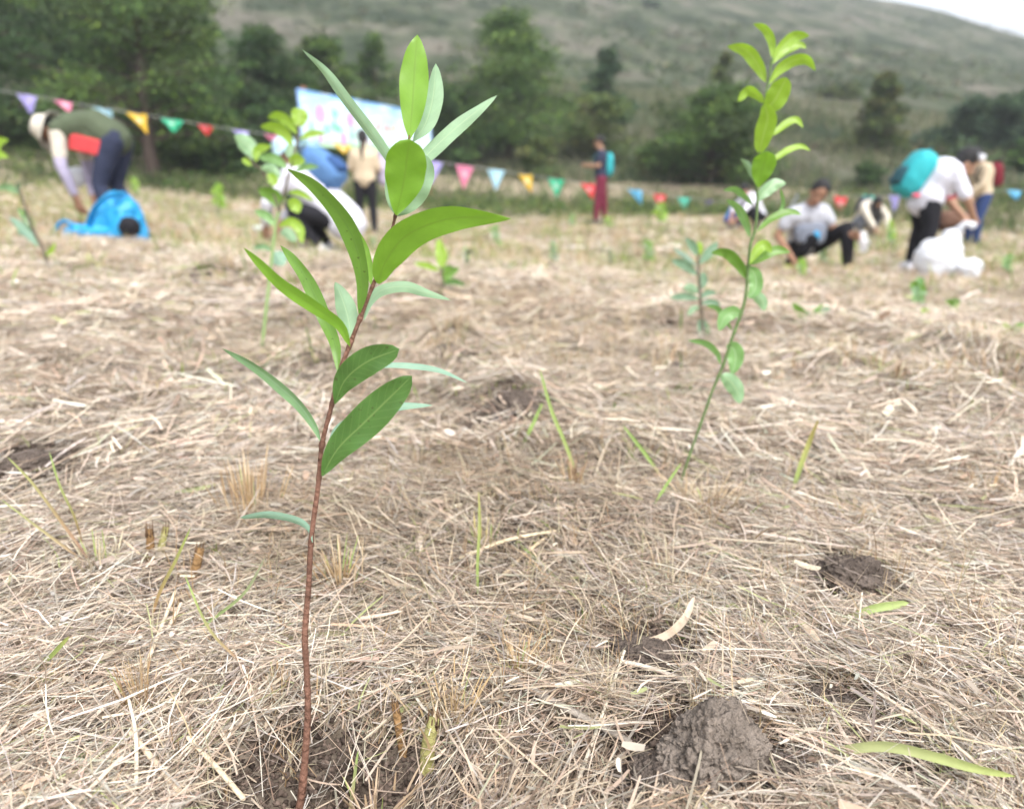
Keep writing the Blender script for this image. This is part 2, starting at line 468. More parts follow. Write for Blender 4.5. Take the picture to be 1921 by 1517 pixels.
def mixc(f, a, bb):
    m = nt.nodes.new('ShaderNodeMix'); m.data_type = 'RGBA'
    if isinstance(f, float): m.inputs['Factor'].default_value = f
    else: L.new(f, m.inputs['Factor'])
    for key, v in (('A', a), ('B', bb)):
        if isinstance(v, tuple): m.inputs[key].default_value = (*v, 1)
        else: L.new(v, m.inputs[key])
    return m.outputs['Result']
soilc = ramp(noise(28, 8), [(.30, (.040, .031, .024)), (.5, (.112, .090, .070)), (.7, (.21, .175, .14))])
litter = ramp(noise(55, 8, 1.2), [(.28, (.09, .068, .048)), (.45, (.29, .235, .165)), (.58, (.42, .35, .26)), (.75, (.56, .49, .39))])
litter2 = mixc(ramp(noise(3.2, 5), [(.52, (0, 0, 0)), (.66, (.7, .7, .7))]), litter, (.17, .19, .075))
lit = mixc(sp.outputs[1], litter, litter2)
fin = mixc(sp.outputs[0], lit, soilc)
L.new(fin, b.inputs['Base Color'])
bp = nt.nodes.new('ShaderNodeBump'); bp.inputs['Strength'].default_value = .9; bp.inputs['Distance'].default_value = .006
L.new(noise(120, 8), bp.inputs['Height']); L.new(bp.outputs[0], b.inputs['Normal'])
g_ob = link('ground', me, mg); tag(g_ob, kind='structure')

X, Y = polar(23.8, 420.0, 150, np.radians(np.concatenate([np.arange(-180, -60, 4.0), np.arange(-60, 60, .6), np.arange(60, 180, 4.0)])))
Zh = gz(X, Y) - .02
V, F = sheet(X, Y, Zh, False)
me = mesh_np('hillside', V, F)
mh = bpy.data.materials.new('hill_scrub'); mh.use_nodes = True
nt = mh.node_tree; L = nt.links; b = nt.nodes['Principled BSDF']; b.inputs['Roughness'].default_value = .95; b.inputs['Specular IOR Level'].default_value = .05
tc = nt.nodes.new('ShaderNodeTexCoord')
_mp = nt.nodes.new('ShaderNodeMapping'); _mp.inputs['Scale'].default_value = (1, .3, 1); L.new(tc.outputs['Object'], _mp.inputs['Vector'])
class _T: outputs = {'Object': _mp.outputs[0]}
tc = _T
c1 = ramp(noise(.20, 8, .5), [(.36, (.028, .040, .022)), (.46, (.050, .063, .036)), (.54, (.075, .083, .054)), (.66, (.115, .108, .085))])
c2 = ramp(noise(.55, 8, .4), [(.36, (.62, .66, .58)), (.5, (1, 1, 1)), (.66, (1.3, 1.26, 1.24))])
mm = nt.nodes.new('ShaderNodeMix'); mm.data_type = 'RGBA'; mm.blend_type = 'MULTIPLY'; mm.inputs['Factor'].default_value = 1.0
L.new(c1, mm.inputs['A']); L.new(c2, mm.inputs['B']); L.new(mm.outputs['Result'], b.inputs['Base Color'])
bp = nt.nodes.new('ShaderNodeBump'); bp.inputs['Strength'].default_value = 1.0; bp.inputs['Distance'].default_value = .5
L.new(noise(.9, 8), bp.inputs['Height']); L.new(bp.outputs[0], b.inputs['Normal'])
h_ob = link('hillside', me, mh); tag(h_ob, kind='structure')
# ------------------------------------------------------------------ dry litter, stubble, grass
rng = np.random.default_rng(7)
PAL = np.array([(.53, .425, .325), (.65, .555, .45), (.72, .65, .55), (.43, .345, .27), (.33, .285, .24), (.24, .18, .135), (.50, .455, .41), (.52, .37, .28), (.36, .38, .18), (.45, .46, .35)])
PW = np.array([.19, .17, .085, .16, .14, .10, .11, .05, .02, .02])
def pick(n, pal=PAL, w=PW, jit=.14):
    c = pal[rng.choice(len(pal), n, p=np.array(w) / np.sum(w))]
    return np.clip(c * rng.uniform(1 - jit, 1 + jit, (n, 1)) * rng.uniform(.96, 1.04, (n, 3)), 0.01, .9)

def strips(name, P, H, W, colr, taper=(1, 1, .5), twist=None, tip=None):
    """P (n,k,3) centre lines, H (n,3) sideways unit vector, W (n) half width -> flat blades, slightly folded"""
    n, k, _ = P.shape
    tp = np.interp(np.linspace(0, 1, k), np.linspace(0, 1, len(taper)), taper)
    off = H[:, None, :] * W[:, None, None] * tp[None, :, None]
    V = np.stack([P - off, P + off], 2).reshape(-1, 3)
    b = (np.arange(n) * k * 2)[:, None] + (np.arange(k - 1) * 2)[None, :]
    F = np.stack([b, b + 1, b + 3, b + 2], -1).reshape(-1, 4)
    C = np.repeat(colr, k * 2, axis=0)
    if tip is not None:
        a = np.linspace(0, 1, k)[None, :, None]; a = np.repeat(a, 2, axis=2).reshape(1, -1, 1)
        C = (colr[:, None, :] * (1 - a) + tip[:, None, :] * a).reshape(-1, 3)
    return mesh_np(name, V, F, C)

def scatter_r(n, r0, r1, p, a0=-48, a1=48):
    u = rng.random(n); e = 2 - p
    r = (r0 ** e + u * (r1 ** e - r0 ** e)) ** (1 / e)
    a = np.radians(rng.uniform(a0, a1, n))
    return r * np.sin(a), r * np.cos(a), r

m_straw = mat('dry_straw', (.5, .4, .3), rough=.75, spec=.25, var=.12, sc=90, attr=True, trans=.12)
def litter_patch(name, n, r0, r1, p, lmu, lsd, wmu, wsd, lift, layers=1.0, keep=.95, up=.14, a0=-48, a1=48):
    x, y, r = scatter_r(n, r0, r1, p, a0, a1)
    s = soil(x, y)
    k = rng.random(n) > s * np.where(r > 1.4, keep * .86, keep)
    thin = fbm2(x, y, 7.0, 61, 2)
    k &= rng.random(n) > sstep(.12, .5, thin) * .65
    k &= (clod_lift(x, y) < .002) | (rng.random(n) < np.where(r < 1.05, .10, .28))
    x, y, r = x[k], y[k], r[k]; n = len(x)
    ln = np.exp(rng.normal(math.log(lmu), lsd, n)); ln = np.clip(ln, lmu * .3, lmu * 5)
    w = np.exp(rng.normal(math.log(wmu), wsd, n)) * .5
    short = rng.random(n) < .065; w[short] *= rng.uniform(1.6, 4.0, short.sum()); ln[short] *= .6
    sw = fbm2(x, y, 2.0, 71, 2) * 2.4        # straw lies in swaths
    hd = np.where(rng.random(n) < .45, sw + rng.normal(0, .5, n), rng.uniform(0, math.pi * 2, n))
    dx, dy = np.cos(hd), np.sin(hd)
    K = 4
    t = np.linspace(-.5, .5, K)[None, :]
    bend = rng.normal(0, .045, n)[:, None] * ln[:, None]
    PX = x[:, None] + dx[:, None] * ln[:, None] * t - dy[:, None] * bend * (4 * t * t - .5)
    PY = y[:, None] + dy[:, None] * ln[:, None] * t + dx[:, None] * bend * (4 * t * t - .5)
    zc = gz(PX[:, [0, -1]].ravel(), PY[:, [0, -1]].ravel()).reshape(-1, 2)
    zm = gz(x, y)
    zl = zc[:, :1] + (zc[:, 1:] - zc[:, :1]) * (t + .5)
    zz = np.maximum(zl, zm[:, None] * .6 + zl * .4)
    lf = rng.random(n) ** 1.6 * lift; cl = clod_lift(x, y); zm = zm + cl; zl = zl + cl[:, None]; zz = zz + cl[:, None]
    pit = rng.normal(0, .10, n) + (rng.random(n) < up) * rng.normal(0, .35, n); pit = np.clip(pit, -.65, .65) * np.clip(.09 / ln, .25, 1)
    PZ = zz + lf[:, None] + .002 + np.tan(pit)[:, None] * ln[:, None] * t + np.abs(pit)[:, None] * ln[:, None] * .35 + rng.normal(0, .02, n)[:, None] * ln[:, None] * (1 - 4 * t * t)
    ro = rng.normal(0, .6, n)
    H = np.stack([-dy * np.cos(ro), dx * np.cos(ro), np.sin(ro)], -1)
    c = pick(n) * (1.02 if r0 < 1 else 1.16) * np.array([.985, 1.0, .995])
    br = np.clip(fbm2(x, y, 3.4 if r0 < 1 else 1.5, 66, 4) * (1.5 if r0 < 1 else 1.3), -1, 1)[:, None]      # rotted, browner swaths and bleached ones
    c = np.where(br < 0, c * (1 + br * np.array([.32, .37, .44])), c * (1 + br * .13)); c = np.clip(c, 0, .85)
    # shade deep in the mat, painted into the colour: lower straws darker, browner
    low_shade = np.clip(1 - lf / lift, 0, 1)[:, None] ** 2
    c = c * (1 - .32 * low_shade * np.array([.9, 1.0, 1.05]))
    me = strips(name, np.stack([PX, PY, PZ], -1), H, w, c, (.8, 1, 1, .6))
    o = link(name, me, m_straw, smooth=False)
    return tag(o, kind='stuff')
litter_patch('straw_litter', 360000, .40, 2.8, 1.35, .031, .68, .00082, .52, .024, keep=.95)
litter_patch('straw_litter', 90000, 1.3, 3.4, 1.2, .045, .6, .0017, .45, .045, up=.30)
litter_patch('straw_litter', 190000, 2.6, 9.5, 1.6, .062, .55, .0030, .4, .06, up=.28)
litter_patch('straw_litter', 45000, 9.0, 21.0, 1.6, .13, .5, .010, .4, .07)

# the same litter goes on to either side of what the picture takes in
for s0, s1 in ((-95, -47.5), (47.5, 95)):
    litter_patch('straw_litter', 95000, .35, 3.0, 1.35, .034, .6, .0013, .5, .021, a0=s0, a1=s1)
    litter_patch('straw_litter', 40000, 2.8, 9.5, 1.6, .062, .5, .0042, .4, .05, up=.25, a0=s0, a1=s1)

# fine chaff and crumbs of soil
def crumbs(name, n, r0, r1, p, size, matr, need_soil):
    x, y, r = scatter_r(n, r0, r1, p)
    s = soil(x, y); k = rng.random(n) < (s if need_soil else .3 + .7 * s); x, y, r = x[k], y[k], r[k]; n = len(x)
    sz = np.minimum(size * np.exp(rng.normal(0, .5, n)) * .5, size * 1.1)
    z = gz(x, y)
    base = np.array([(1, 0, 0), (-.5, .87, 0), (-.5, -.87, 0), (0, 0, 1.0), (0, 0, -1.0), (.4, .3, .7), (-.6, .1, .6)])
    tri = np.array([(0, 5, 3), (0, 1, 5), (1, 6, 5), (5, 6, 3), (1, 2, 6), (2, 3, 6), (2, 0, 3), (1, 0, 4), (2, 1, 4), (0, 2, 4)])
    a = rng.uniform(0, 6.28, n); ca, sa = np.cos(a)[:, None], np.sin(a)[:, None]
    B = base[None] * (1 + rng.normal(0, .28, (n, 7, 3)))
    VX = (B[..., 0] * ca - B[..., 1] * sa) * sz[:, None] + x[:, None]
    VY = (B[..., 0] * sa + B[..., 1] * ca) * sz[:, None] + y[:, None]
    VZ = B[..., 2] * sz[:, None] * .8 + z[:, None] + sz[:, None] * .3
    V = np.stack([VX, VY, VZ], -1).reshape(-1, 3)
    F = (tri[None] + (np.arange(n) * 7)[:, None, None]).reshape(-1, 3)
    c = np.array([.085, .064, .052]) * rng.uniform(.45, 1.9, (n, 1)); c = np.repeat(c, 7, 0)
    o = link(name, mesh_np(name, V, F, c), matr, smooth=False); return tag(o, kind='stuff')
m_soil = mat('soil', (.1, .08, .06), rough=.95, spec=.1, var=.3, sc=150, attr=True)
crumbs('soil_crumbs', 200000, .42, 3.0, 1.6, .0045, m_soil, True)
crumbs('soil_crumbs', 12000, 2.6, 9.0, 1.6, .03, m_soil, True)

def blades(name, x, y, h, w, lean, colr, tipc, matr, K=5, cluster=None, z=None):
    n = len(x)
    z = gz(x, y) if z is None else z
    a = rng.uniform(0, 2 * math.pi, n); dx, dy = np.cos(a), np.sin(a)
    t = np.linspace(0, 1, K)[None, :]
    out = (lean * h)[:, None] * t ** 1.7
    PX = x[:, None] + dx[:, None] * out; PY = y[:, None] + dy[:, None] * out
    PZ = z[:, None] - .004 + h[:, None] * (t - .35 * np.clip(lean, 0, 1.2)[:, None] * t ** 2.4)
    b = rng.uniform(0, 2 * math.pi, n); H = np.stack([np.cos(b), np.sin(b), np.zeros(n)], -1)
    me = strips(name, np.stack([PX, PY, PZ], -1), H, w, colr, (.9, 1, .9, .65, .08), tip=tipc)
    return link(name, me, matr, smooth=True)
m_grass = mat('grass_blade', (.2, .3, .1), rough=.6, spec=.25, var=.1, sc=30, attr=True, trans=.3)
GP = np.array([(.17, .25, .06), (.25, .32, .09), (.13, .21, .06), (.33, .35, .15), (.42, .37, .22)])
def clumped(n, r0, r1, p, per, spread, thr=-.1, seed=81, sc=1.6):
    nc = n // per; cx, cy, r = scatter_r(nc, r0, r1, p)
    k = fbm2(cx, cy, sc, seed, 2) > thr; cx, cy, r = cx[k], cy[k], r[k]
    x = np.repeat(cx, per); y = np.repeat(cy, per); rr = np.repeat(r, per)
    a = rng.uniform(0, 6.28, len(x)); q = np.abs(rng.normal(0, 1, len(x))) * spread * np.sqrt(rr) 
    return x + np.cos(a) * q, y + np.sin(a) * q, rr
# short live grass coming up through the litter; thicker further out
x, y, r = clumped(3200, .75, 2.6, 1.1, 3, .010, -.1)
h = rng.uniform(.010, .045, len(x)); c = GP[rng.choice(5, len(x), p=[.3, .35, .1, .2, .05])] * rng.uniform(.8, 1.2, (len(x), 1))
tag(blades('young_grass', x, y, h, h * .022 + .0006, rng.uniform(.1, 1.2, len(x)), c, c * np.array([1.15, 1.1, 1]), m_grass), kind='stuff')
x, y, r = clumped(56000, 1.5, 21.0, 1.35, 5, .04, -.12)
k = rng.random(len(x)) < sstep(1.2, 5.0, r) + .12; x, y, r = x[k], y[k], r[k]
h = rng.uniform(.03, .13, len(x)) * np.clip(r / 6, .45, 1.5) * (1 + 1.0 * (rng.random(len(x)) < .03)); c = GP[rng.choice(5, len(x), p=[.27, .3, .13, .2, .1])] * rng.uniform(.8, 1.25, (len(x), 1))
tag(blades('young_grass', x, y, h, h * .028 + .0015, rng.uniform(.1, .9, len(x)), c, c * np.array([1.15, 1.1, 1]), m_grass), kind='stuff')
# dead stubble, standing
SP = np.array([(.55, .42, .26), (.62, .52, .38), (.42, .28, .15), (.50, .45, .30)])
x, y, r = clumped(16000, .6, 3.0, 1.2, 11, .010, .0, 91)
h = rng.uniform(.014, .060, len(x)) * (1 + (rng.random(len(x)) < .12)); c = SP[rng.choice(4, len(x))] * rng.uniform(.8, 1.15, (len(x), 1))
tag(blades('stubble', x, y, h, np.full(len(x), .0006), rng.uniform(0, .9, len(x)), c, c, m_straw), kind='stuff')
x, y, r = clumped(60000, 2.0, 18.0, 1.5, 14, .018, -.05, 92)
h = rng.uniform(.03, .12, len(x)) * np.clip(r / 6, .7, 1.4); c = SP[rng.choice(4, len(x))] * rng.uniform(.75, 1.15, (len(x), 1))
tag(blades('stubble', x, y, h, np.full(len(x), .002) * np.clip(r / 3, 1, 3), rng.uniform(0, .8, len(x)), c, c, m_straw), kind='stuff')
# rough tall grass along the far edge of the field and up the foot of the hill
n = 60000
r = np.sqrt(rng.uniform(16.0 ** 2, 46.0 ** 2, n)); a = np.radians(rng.uniform(-52, 52, n)); x, y = r * np.sin(a), r * np.cos(a)
ed = 17.6 + 1.6 * fbm2(np.degrees(a), np.zeros(n), .12, 101) + np.interp(np.degrees(a), [-50, -12, -2, 10, 25, 40], [0, 0, .8, .2, -2.6, -3.2])
k = (r > ed + rng.normal(0, .3, n)) & (fbm2(x, y, .55, 102, 2) > -.32); x, y, r, ed, a = x[k], y[k], r[k], ed[k], a[k]; n = len(x)
side = sstep(-10, -2, np.degrees(a))
h = rng.uniform(.2, .6, n) * (.5 + .45 * side) * (1 + .5 * fbm2(x, y, .5, 103)) 
tg = np.array([(.085, .115, .045), (.12, .15, .065), (.19, .185, .11), (.06, .09, .035), (.25, .22, .15)])
pl = rng.random(n) < (.45 * side + .15)
c = np.where(pl[:, None], tg[rng.choice([1, 2, 4], n)], tg[rng.choice([0, 1, 3], n)]) * rng.uniform(.8, 1.2, (n, 1))
tag(blades('tall_grass', x, y, h, np.full(n, .012) * rng.uniform(.6, 1.5, n), rng.uniform(.1, .9, n), c, c * np.array([1.15, 1.1, 1.05]), m_grass, z=gz(x, y, False)), kind='stuff')
# ------------------------------------------------------------------ trees and scrub
m_bark = mat('bark', (.085, .065, .055), rough=.95, spec=.1, var=.25, sc=9, bump=.6, bsc=25)
m_fol = mat('tree_leaves', (.1, .14, .05), rough=.65, spec=.2, var=.0, attr=True, trans=.22)
def leaf_cloud(C, S, per, size, rg, cols, flat=.62, droop=.25):
    """clumps centred at C (n,3) with radius S (n): per small blades each, spread through their volume"""
    n = len(C); N = n * per
    d = rg.normal(0, 1, (N, 3)); d /= np.linalg.norm(d, axis=1)[:, None]
    q = rg.random(N) ** .45
    cen = np.repeat(C, per, 0); s = np.repeat(S, per)
    P = cen + d * (q * s)[:, None] * np.array([1, 1, flat])
    out = d * np.array([1, 1, .5]) + rg.normal(0, .55, (N, 3)) + np.array([0, 0, -droop])
    out /= np.linalg.norm(out, axis=1)[:, None]
    sd = np.cross(out, rg.normal(0, 1, (N, 3))); sd /= np.linalg.norm(sd, axis=1)[:, None] + 1e-9
    L = size * rg.uniform(.6, 1.5, N); W = L * rg.uniform(.22, .42, N)
    V = np.stack([P, P + out * (L * .45)[:, None] + sd * (W * .5)[:, None], P + out * L[:, None], P + out * (L * .45)[:, None] - sd * (W * .5)[:, None]], 1).reshape(-1, 3)
    F = np.arange(N * 4).reshape(N, 4)
    cc = np.repeat(cols[rg.choice(len(cols), n)] * rg.uniform(.75, 1.25, (n, 1)), per, 0) * rg.uniform(.7, 1.35, (N, 1))
    young = (rg.random(N) < .12)[:, None]
    cc = np.where(young, cc * np.array([2.0, 1.8, 1.1]), cc)
    return V, F, np.repeat(cc, 4, 0)
DARK = np.array([(.028, .056, .022), (.036, .074, .026), (.052, .098, .030), (.040, .064, .028)])
MID = np.array([(.045, .088, .026), (.062, .115, .030), (.080, .130, .036), (.050, .078, .032)])
OLIVE = np.array([(.070, .105, .036), (.090, .120, .040), (.055, .085, .034), (.105, .115, .050)])
BLUISH = np.array([(.045, .082, .045), (.060, .10, .052), (.038, .068, .040)])
def tree(name, px, dep, top_py, half_px, label, cat='tree', group=None, cols=DARK, shape='cone', seed=0, leaf=.13, clumps=90, per=90, low=.08, trunk=True, lean=0.0, base_py=None, bark=None):
    rg = np.random.default_rng(seed + 500); per = int(per * 1.25); cols = cols * 1.3; leaf *= 1.0; clumps = int(clumps * 1.2)
    P0 = unproj(px, 400, dep); x, y = P0[0], P0[1]
    z = float(gz(np.array([x]), np.array([y]), False)[0])
    top = unproj(px, top_py, dep)[2]; H = max(top - z, .4); Rr = half_px / FPX * dep
    root = empty(name, (x, y, z), label, cat, group)
    tb = MB(); K = 8
    tr = max(.018 * H, .02) * (1.3 if trunk else .7)
    tp = [(lean * H * (i / K) ** 1.5 + rg.normal(0, .006) * H * (i > 0), rg.normal(0, .006) * H * (i > 0), H * .96 * i / K - .1 * (i == 0)) for i in range(K + 1)]
    tb.tube(tp, [tr * (1.25 if i == 0 else 1) * (1 - .85 * i / K) for i in range(K + 1)], 9)
    C = []; S = []
    nb = max(int(clumps / 3.2), 6)
    for i in range(nb):
        f = low + (1 - low) * ((i + rg.random()) / nb) ** .9
        if shape == 'cone': rad = Rr * (1 - f) ** .72 * 1.08 + Rr * .06
        elif shape == 'round': rad = Rr * math.sqrt(max(0, 1 - (2 * (f - low) / (1 - low) - 1) ** 2)) * 1.02 + Rr * .04
        elif shape == 'dome': rad = Rr * math.sqrt(max(0.0, 1 - f ** 2.2)) + Rr * .05
        elif shape == 'spire': rad = Rr * (1 - f) ** .5 * .8 if f > .45 else Rr * (.75 + .25 * math.sin(f * 6))
        else: rad = Rr * (1 - .35 * f) * min(1, (1 - f) * 4 + .1)
        rad *= rg.uniform(.62, 1.15)
        a = rg.uniform(0, 2 * math.pi)
        k = min(f * .92, .94); bx = np.array(tp[int(k * K)]) * (1 - k * K % 1) + np.array(tp[min(int(k * K) + 1, K)]) * (k * K % 1)
        up = rg.uniform(-.05, .28) if shape != 'cone' else rg.uniform(-.16, .12)
        e = bx + np.array([math.cos(a) * rad, math.sin(a) * rad, rad * up + (f - k) * H])
        midp = (bx + e) / 2 + np.array([0, 0, rad * .08])
        tb.tube([bx, midp, e], [tr * (1 - k) * .42 + .006, tr * (1 - k) * .25 + .004, .004], 5, caps=False)
        m = max(2, int(3.2 + rg.normal(0, .6)))
        for q in range(m):
            g = (.35 + .65 * (q + rg.random() * .5) / m)
            c = bx + (e - bx) * g + rg.normal(0, .10, 3) * rad * np.array([1, 1, .7])
            C.append(c); S.append(max(Rr, .35) * rg.uniform(.16, .36) * (1.15 - .5 * f))
    C = np.array(C); S = np.array(S)
    tb.build('trunk', bark or m_bark, root)
    V, F, cc = leaf_cloud(C, S, per, leaf, rg, cols, flat=.48)
    o = link('crown', mesh_np('crown', V, F, cc), m_fol, root, smooth=False)
    return root
GT = 'trees at the foot of the hill'
tree('pine_tree', 20, 19, -190, 150, 'dark dense conifer at the left edge, behind the bunting, taller than the frame', cols=DARK, shape='cone', seed=1, clumps=150, per=110, group=GT)
tree('pine_tree', 160, 23, -150, 130, 'tall dark conifer standing behind the bending man in the bucket hat', cols=DARK, shape='cone', seed=2, clumps=140, per=100, group=GT)
tree('pine_tree', 300, 18.5, -210, 175, 'tall conifer with a bare brown lower trunk, right of the bending man', cols=MID, shape='tall', seed=3, clumps=220, per=95, low=.14, group=GT)
tree('pine_tree', 400, 24, -20, 85, 'slim dark conifer in the gap left of the printed banner', cols=DARK, shape='cone', seed=4, clumps=70, per=80, group=GT)
tree('broad_tree', 512, 23, 62, 100, 'dense dark tree right behind the left end of the printed banner', cols=DARK, shape='dome', seed=5, clumps=130, per=100, group=GT)
tree('broad_tree', 622, 25, 80, 76, 'mid green tree with lighter top rising above the printed banner', cols=MID, shape='dome', seed=6, clumps=110, per=90, group=GT)
tree('pine_tree', 716, 29, 74, 54, 'slim upright conifer above the right end of the banner', cols=MID, shape='cone', seed=7, clumps=70, per=80, group=GT)
tree('broad_tree', 955, 26, 36, 160, 'big layered tree in the middle with a ragged sunlit crown', cols=MID, shape='cone', seed=8, clumps=230, per=95, group=GT)
tree('broad_tree', 850, 25, 165, 85, 'low dark tree between the banner post and the big middle tree', cols=DARK, shape='dome', seed=9, clumps=90, per=80, group=GT)
tree('pine_tree', 1130, 28, 100, 62, 'narrow pointed conifer rising behind the person in red trousers', cols=BLUISH, shape='cone', seed=10, clumps=90, per=80, group=GT)
tree('broad_tree', 1115, 26, 185, 90, 'low olive tree directly behind the person in red trousers', cols=OLIVE, shape='dome', seed=11, clumps=80, per=80, group=GT)
tree('pine_tree', 1196, 95, 108, 22, 'tiny lone conifer part way up the hill slope', cols=BLUISH, shape='cone', seed=12, clumps=40, per=60, leaf=.3, group=GT)
tree('broad_tree', 1328, 22.5, 168, 128, 'wide round dark bushy tree behind the leaning sapling with the green stem', cols=MID * .85, shape='dome', seed=13, clumps=190, per=105, low=.03, group=GT)
tree('pine_tree', 1338, 30, 106, 44, 'thin reddish green conifer poking up behind the wide round tree', cols=OLIVE, shape='cone', seed=14, clumps=50, per=70, group=GT)
tree('broad_tree', 1628, 27, 145, 58, 'pale pyramid shaped tree above the crouching man in the white T-shirt', cols=OLIVE * .85, shape='cone', seed=15, clumps=90, per=80, leaf=.16, group=GT)
tree('pine_tree', 90, 29, -120, 110, 'dark conifer filling the gap behind the two left edge conifers', cols=DARK, shape='cone', seed=41, clumps=120, per=90, group=GT)
tree('pine_tree', 225, 27, -160, 110, 'dark conifer behind the brown trunk, between it and the bending man', cols=DARK, shape='cone', seed=42, clumps=120, per=90, group=GT)
tree('pine_tree', 345, 25, -90, 95, 'mid green conifer just right of the bare brown trunk', cols=MID, shape='cone', seed=43, clumps=110, per=90, group=GT)
GB = 'bushes on the slope'
tree('bush', 1795, 29, 196, 80, 'wide blue green bush on the slope above the turquoise backpack', 'bush', GB, BLUISH, 'dome', 16, .18, 80, 80, .02, False)
tree('bush', 1880, 28, 176, 72, 'taller blue green bush near the right edge of the slope', 'bush', GB, BLUISH, 'dome', 17, .18, 80, 80, .02, False)
tree('bush', 1617, 22, 306, 34, 'small round dark bush beyond the far crouching woman', 'bush', GB, DARK, 'dome', 18, .1, 40, 80, .02, False)
tree('bush', 1545, 44, 215, 46, 'small dull bush beside the pale pyramid shaped tree', 'bush', GB, OLIVE * .8, 'dome', 19, .2, 40, 60, .02, False)
tree('bush', 1128, 150, -14, 24, 'dark bush high on the hill at the top edge, the left one of two', 'bush', GB, BLUISH * .8, 'dome', 20, .6, 40, 50, .02, False)
tree('bush', 1187, 145, 22, 30, 'broad dark bush high on the hill at the top edge, the right one of two', 'bush', GB, BLUISH * .8, 'dome', 21, .6, 40, 50, .02, False)
tree('bush', 1010, 23.5, 262, 46, 'loose low bush right of the big middle tree', 'bush', GB, OLIVE, 'dome', 22, .11, 50, 80, .02, False)
tree('bush', 748, 24, 200, 60, 'dark bush hidden behind the right half of the banner', 'bush', GB, DARK, 'dome', 23, .12, 60, 80, .02, False)
tree('bush', 430, 20.5, 205, 62, 'dark bush behind the small light green sapling left of the banner', 'bush', GB, DARK, 'dome', 24, .12, 80, 90, .02, False)
tree('bush', 345, 20.5, 215, 60, 'mid green bush right of the bare brown trunk', 'bush', GB, MID, 'dome', 25, .12, 70, 90, .02, False)
tree('bush', 95, 20.5, 225, 75, 'dark undergrowth bush behind the bucket hat', 'bush', GB, DARK, 'dome', 26, .12, 80, 90, .02, False)
tree('bush', 225, 22, 225, 62, 'dark undergrowth bush behind the navy trousers of the bending man', 'bush', GB, DARK, 'dome', 27, .12, 70, 90, .02, False)
tree('bush', 540, 21.5, 225, 70, 'dark bush under the left end of the banner', 'bush', GB, DARK, 'dome', 28, .12, 80, 90, .02, False)
tree('bush', 640, 22.5, 240, 62, 'dark bush under the middle of the banner', 'bush', GB, DARK, 'dome', 29, .12, 70, 90, .02, False)
tree('bush', 1225, 24.5, 270, 40, 'low olive bush left of the wide round tree', 'bush', GB, OLIVE, 'dome', 30, .12, 50, 80, .02, False)
tree('bush', 1905, 24, 262, 30, 'light green bush at the right edge above the blue flag', 'bush', GB, MID * 1.3, 'dome', 32, .12, 50, 80, .02, False)
# scrub over the hillside: nobody could count it
rg = np.random.default_rng(77); n = 15000
r = 30 * (330 / 30) ** rg.random(n); a = np.radians(rg.uniform(-55, 55, n)); x, y = r * np.sin(a), r * np.cos(a)
k = fbm2(x, y, .05, 111, 3) + rg.normal(0, .22, n) > .02; x, y, r = x[k], y[k], r[k]; n = len(x)
s = rg.uniform(.12, .55, n) * np.where(rg.random(n) < .03, 1.8, 1) * np.clip(r / 60, .8, 2.2)
V, F, cc = leaf_cloud(np.stack([x, y, gz(x, y, False) + s * .3], -1), s, 26, .26, rg, np.vstack([MID, OLIVE, BLUISH, np.array([(.16, .14, .10), (.12, .11, .07)])]) * .85, flat=.6, droop=0)
tag(link('hill_scrub', mesh_np('hill_scrub', V, F, cc), m_fol, smooth=False), kind='stuff')
# undergrowth along the left tree line and weeds at the field edge
n = 1700; px = rg.uniform(-60, 1921, n); dp = rg.uniform(15.5, 21, n) + (px < 800) * 1.5
Q = np.array([unproj(a_, 380, b_) for a_, b_ in zip(px, dp)]); s = rg.uniform(.06, .24, n) * (1 + (px < 800) * .5)
V, F, cc = leaf_cloud(np.stack([Q[:, 0], Q[:, 1], gz(Q[:, 0], Q[:, 1], False) + s * .7], -1), s, 34, .09, rg, np.vstack([MID * 1.2, OLIVE * 1.2, np.array([(.14, .20, .06), (.11, .16, .05)])]), flat=.9, droop=-.2)
tag(link('undergrowth', mesh_np('undergrowth', V, F, cc), m_fol, smooth=False), kind='stuff')
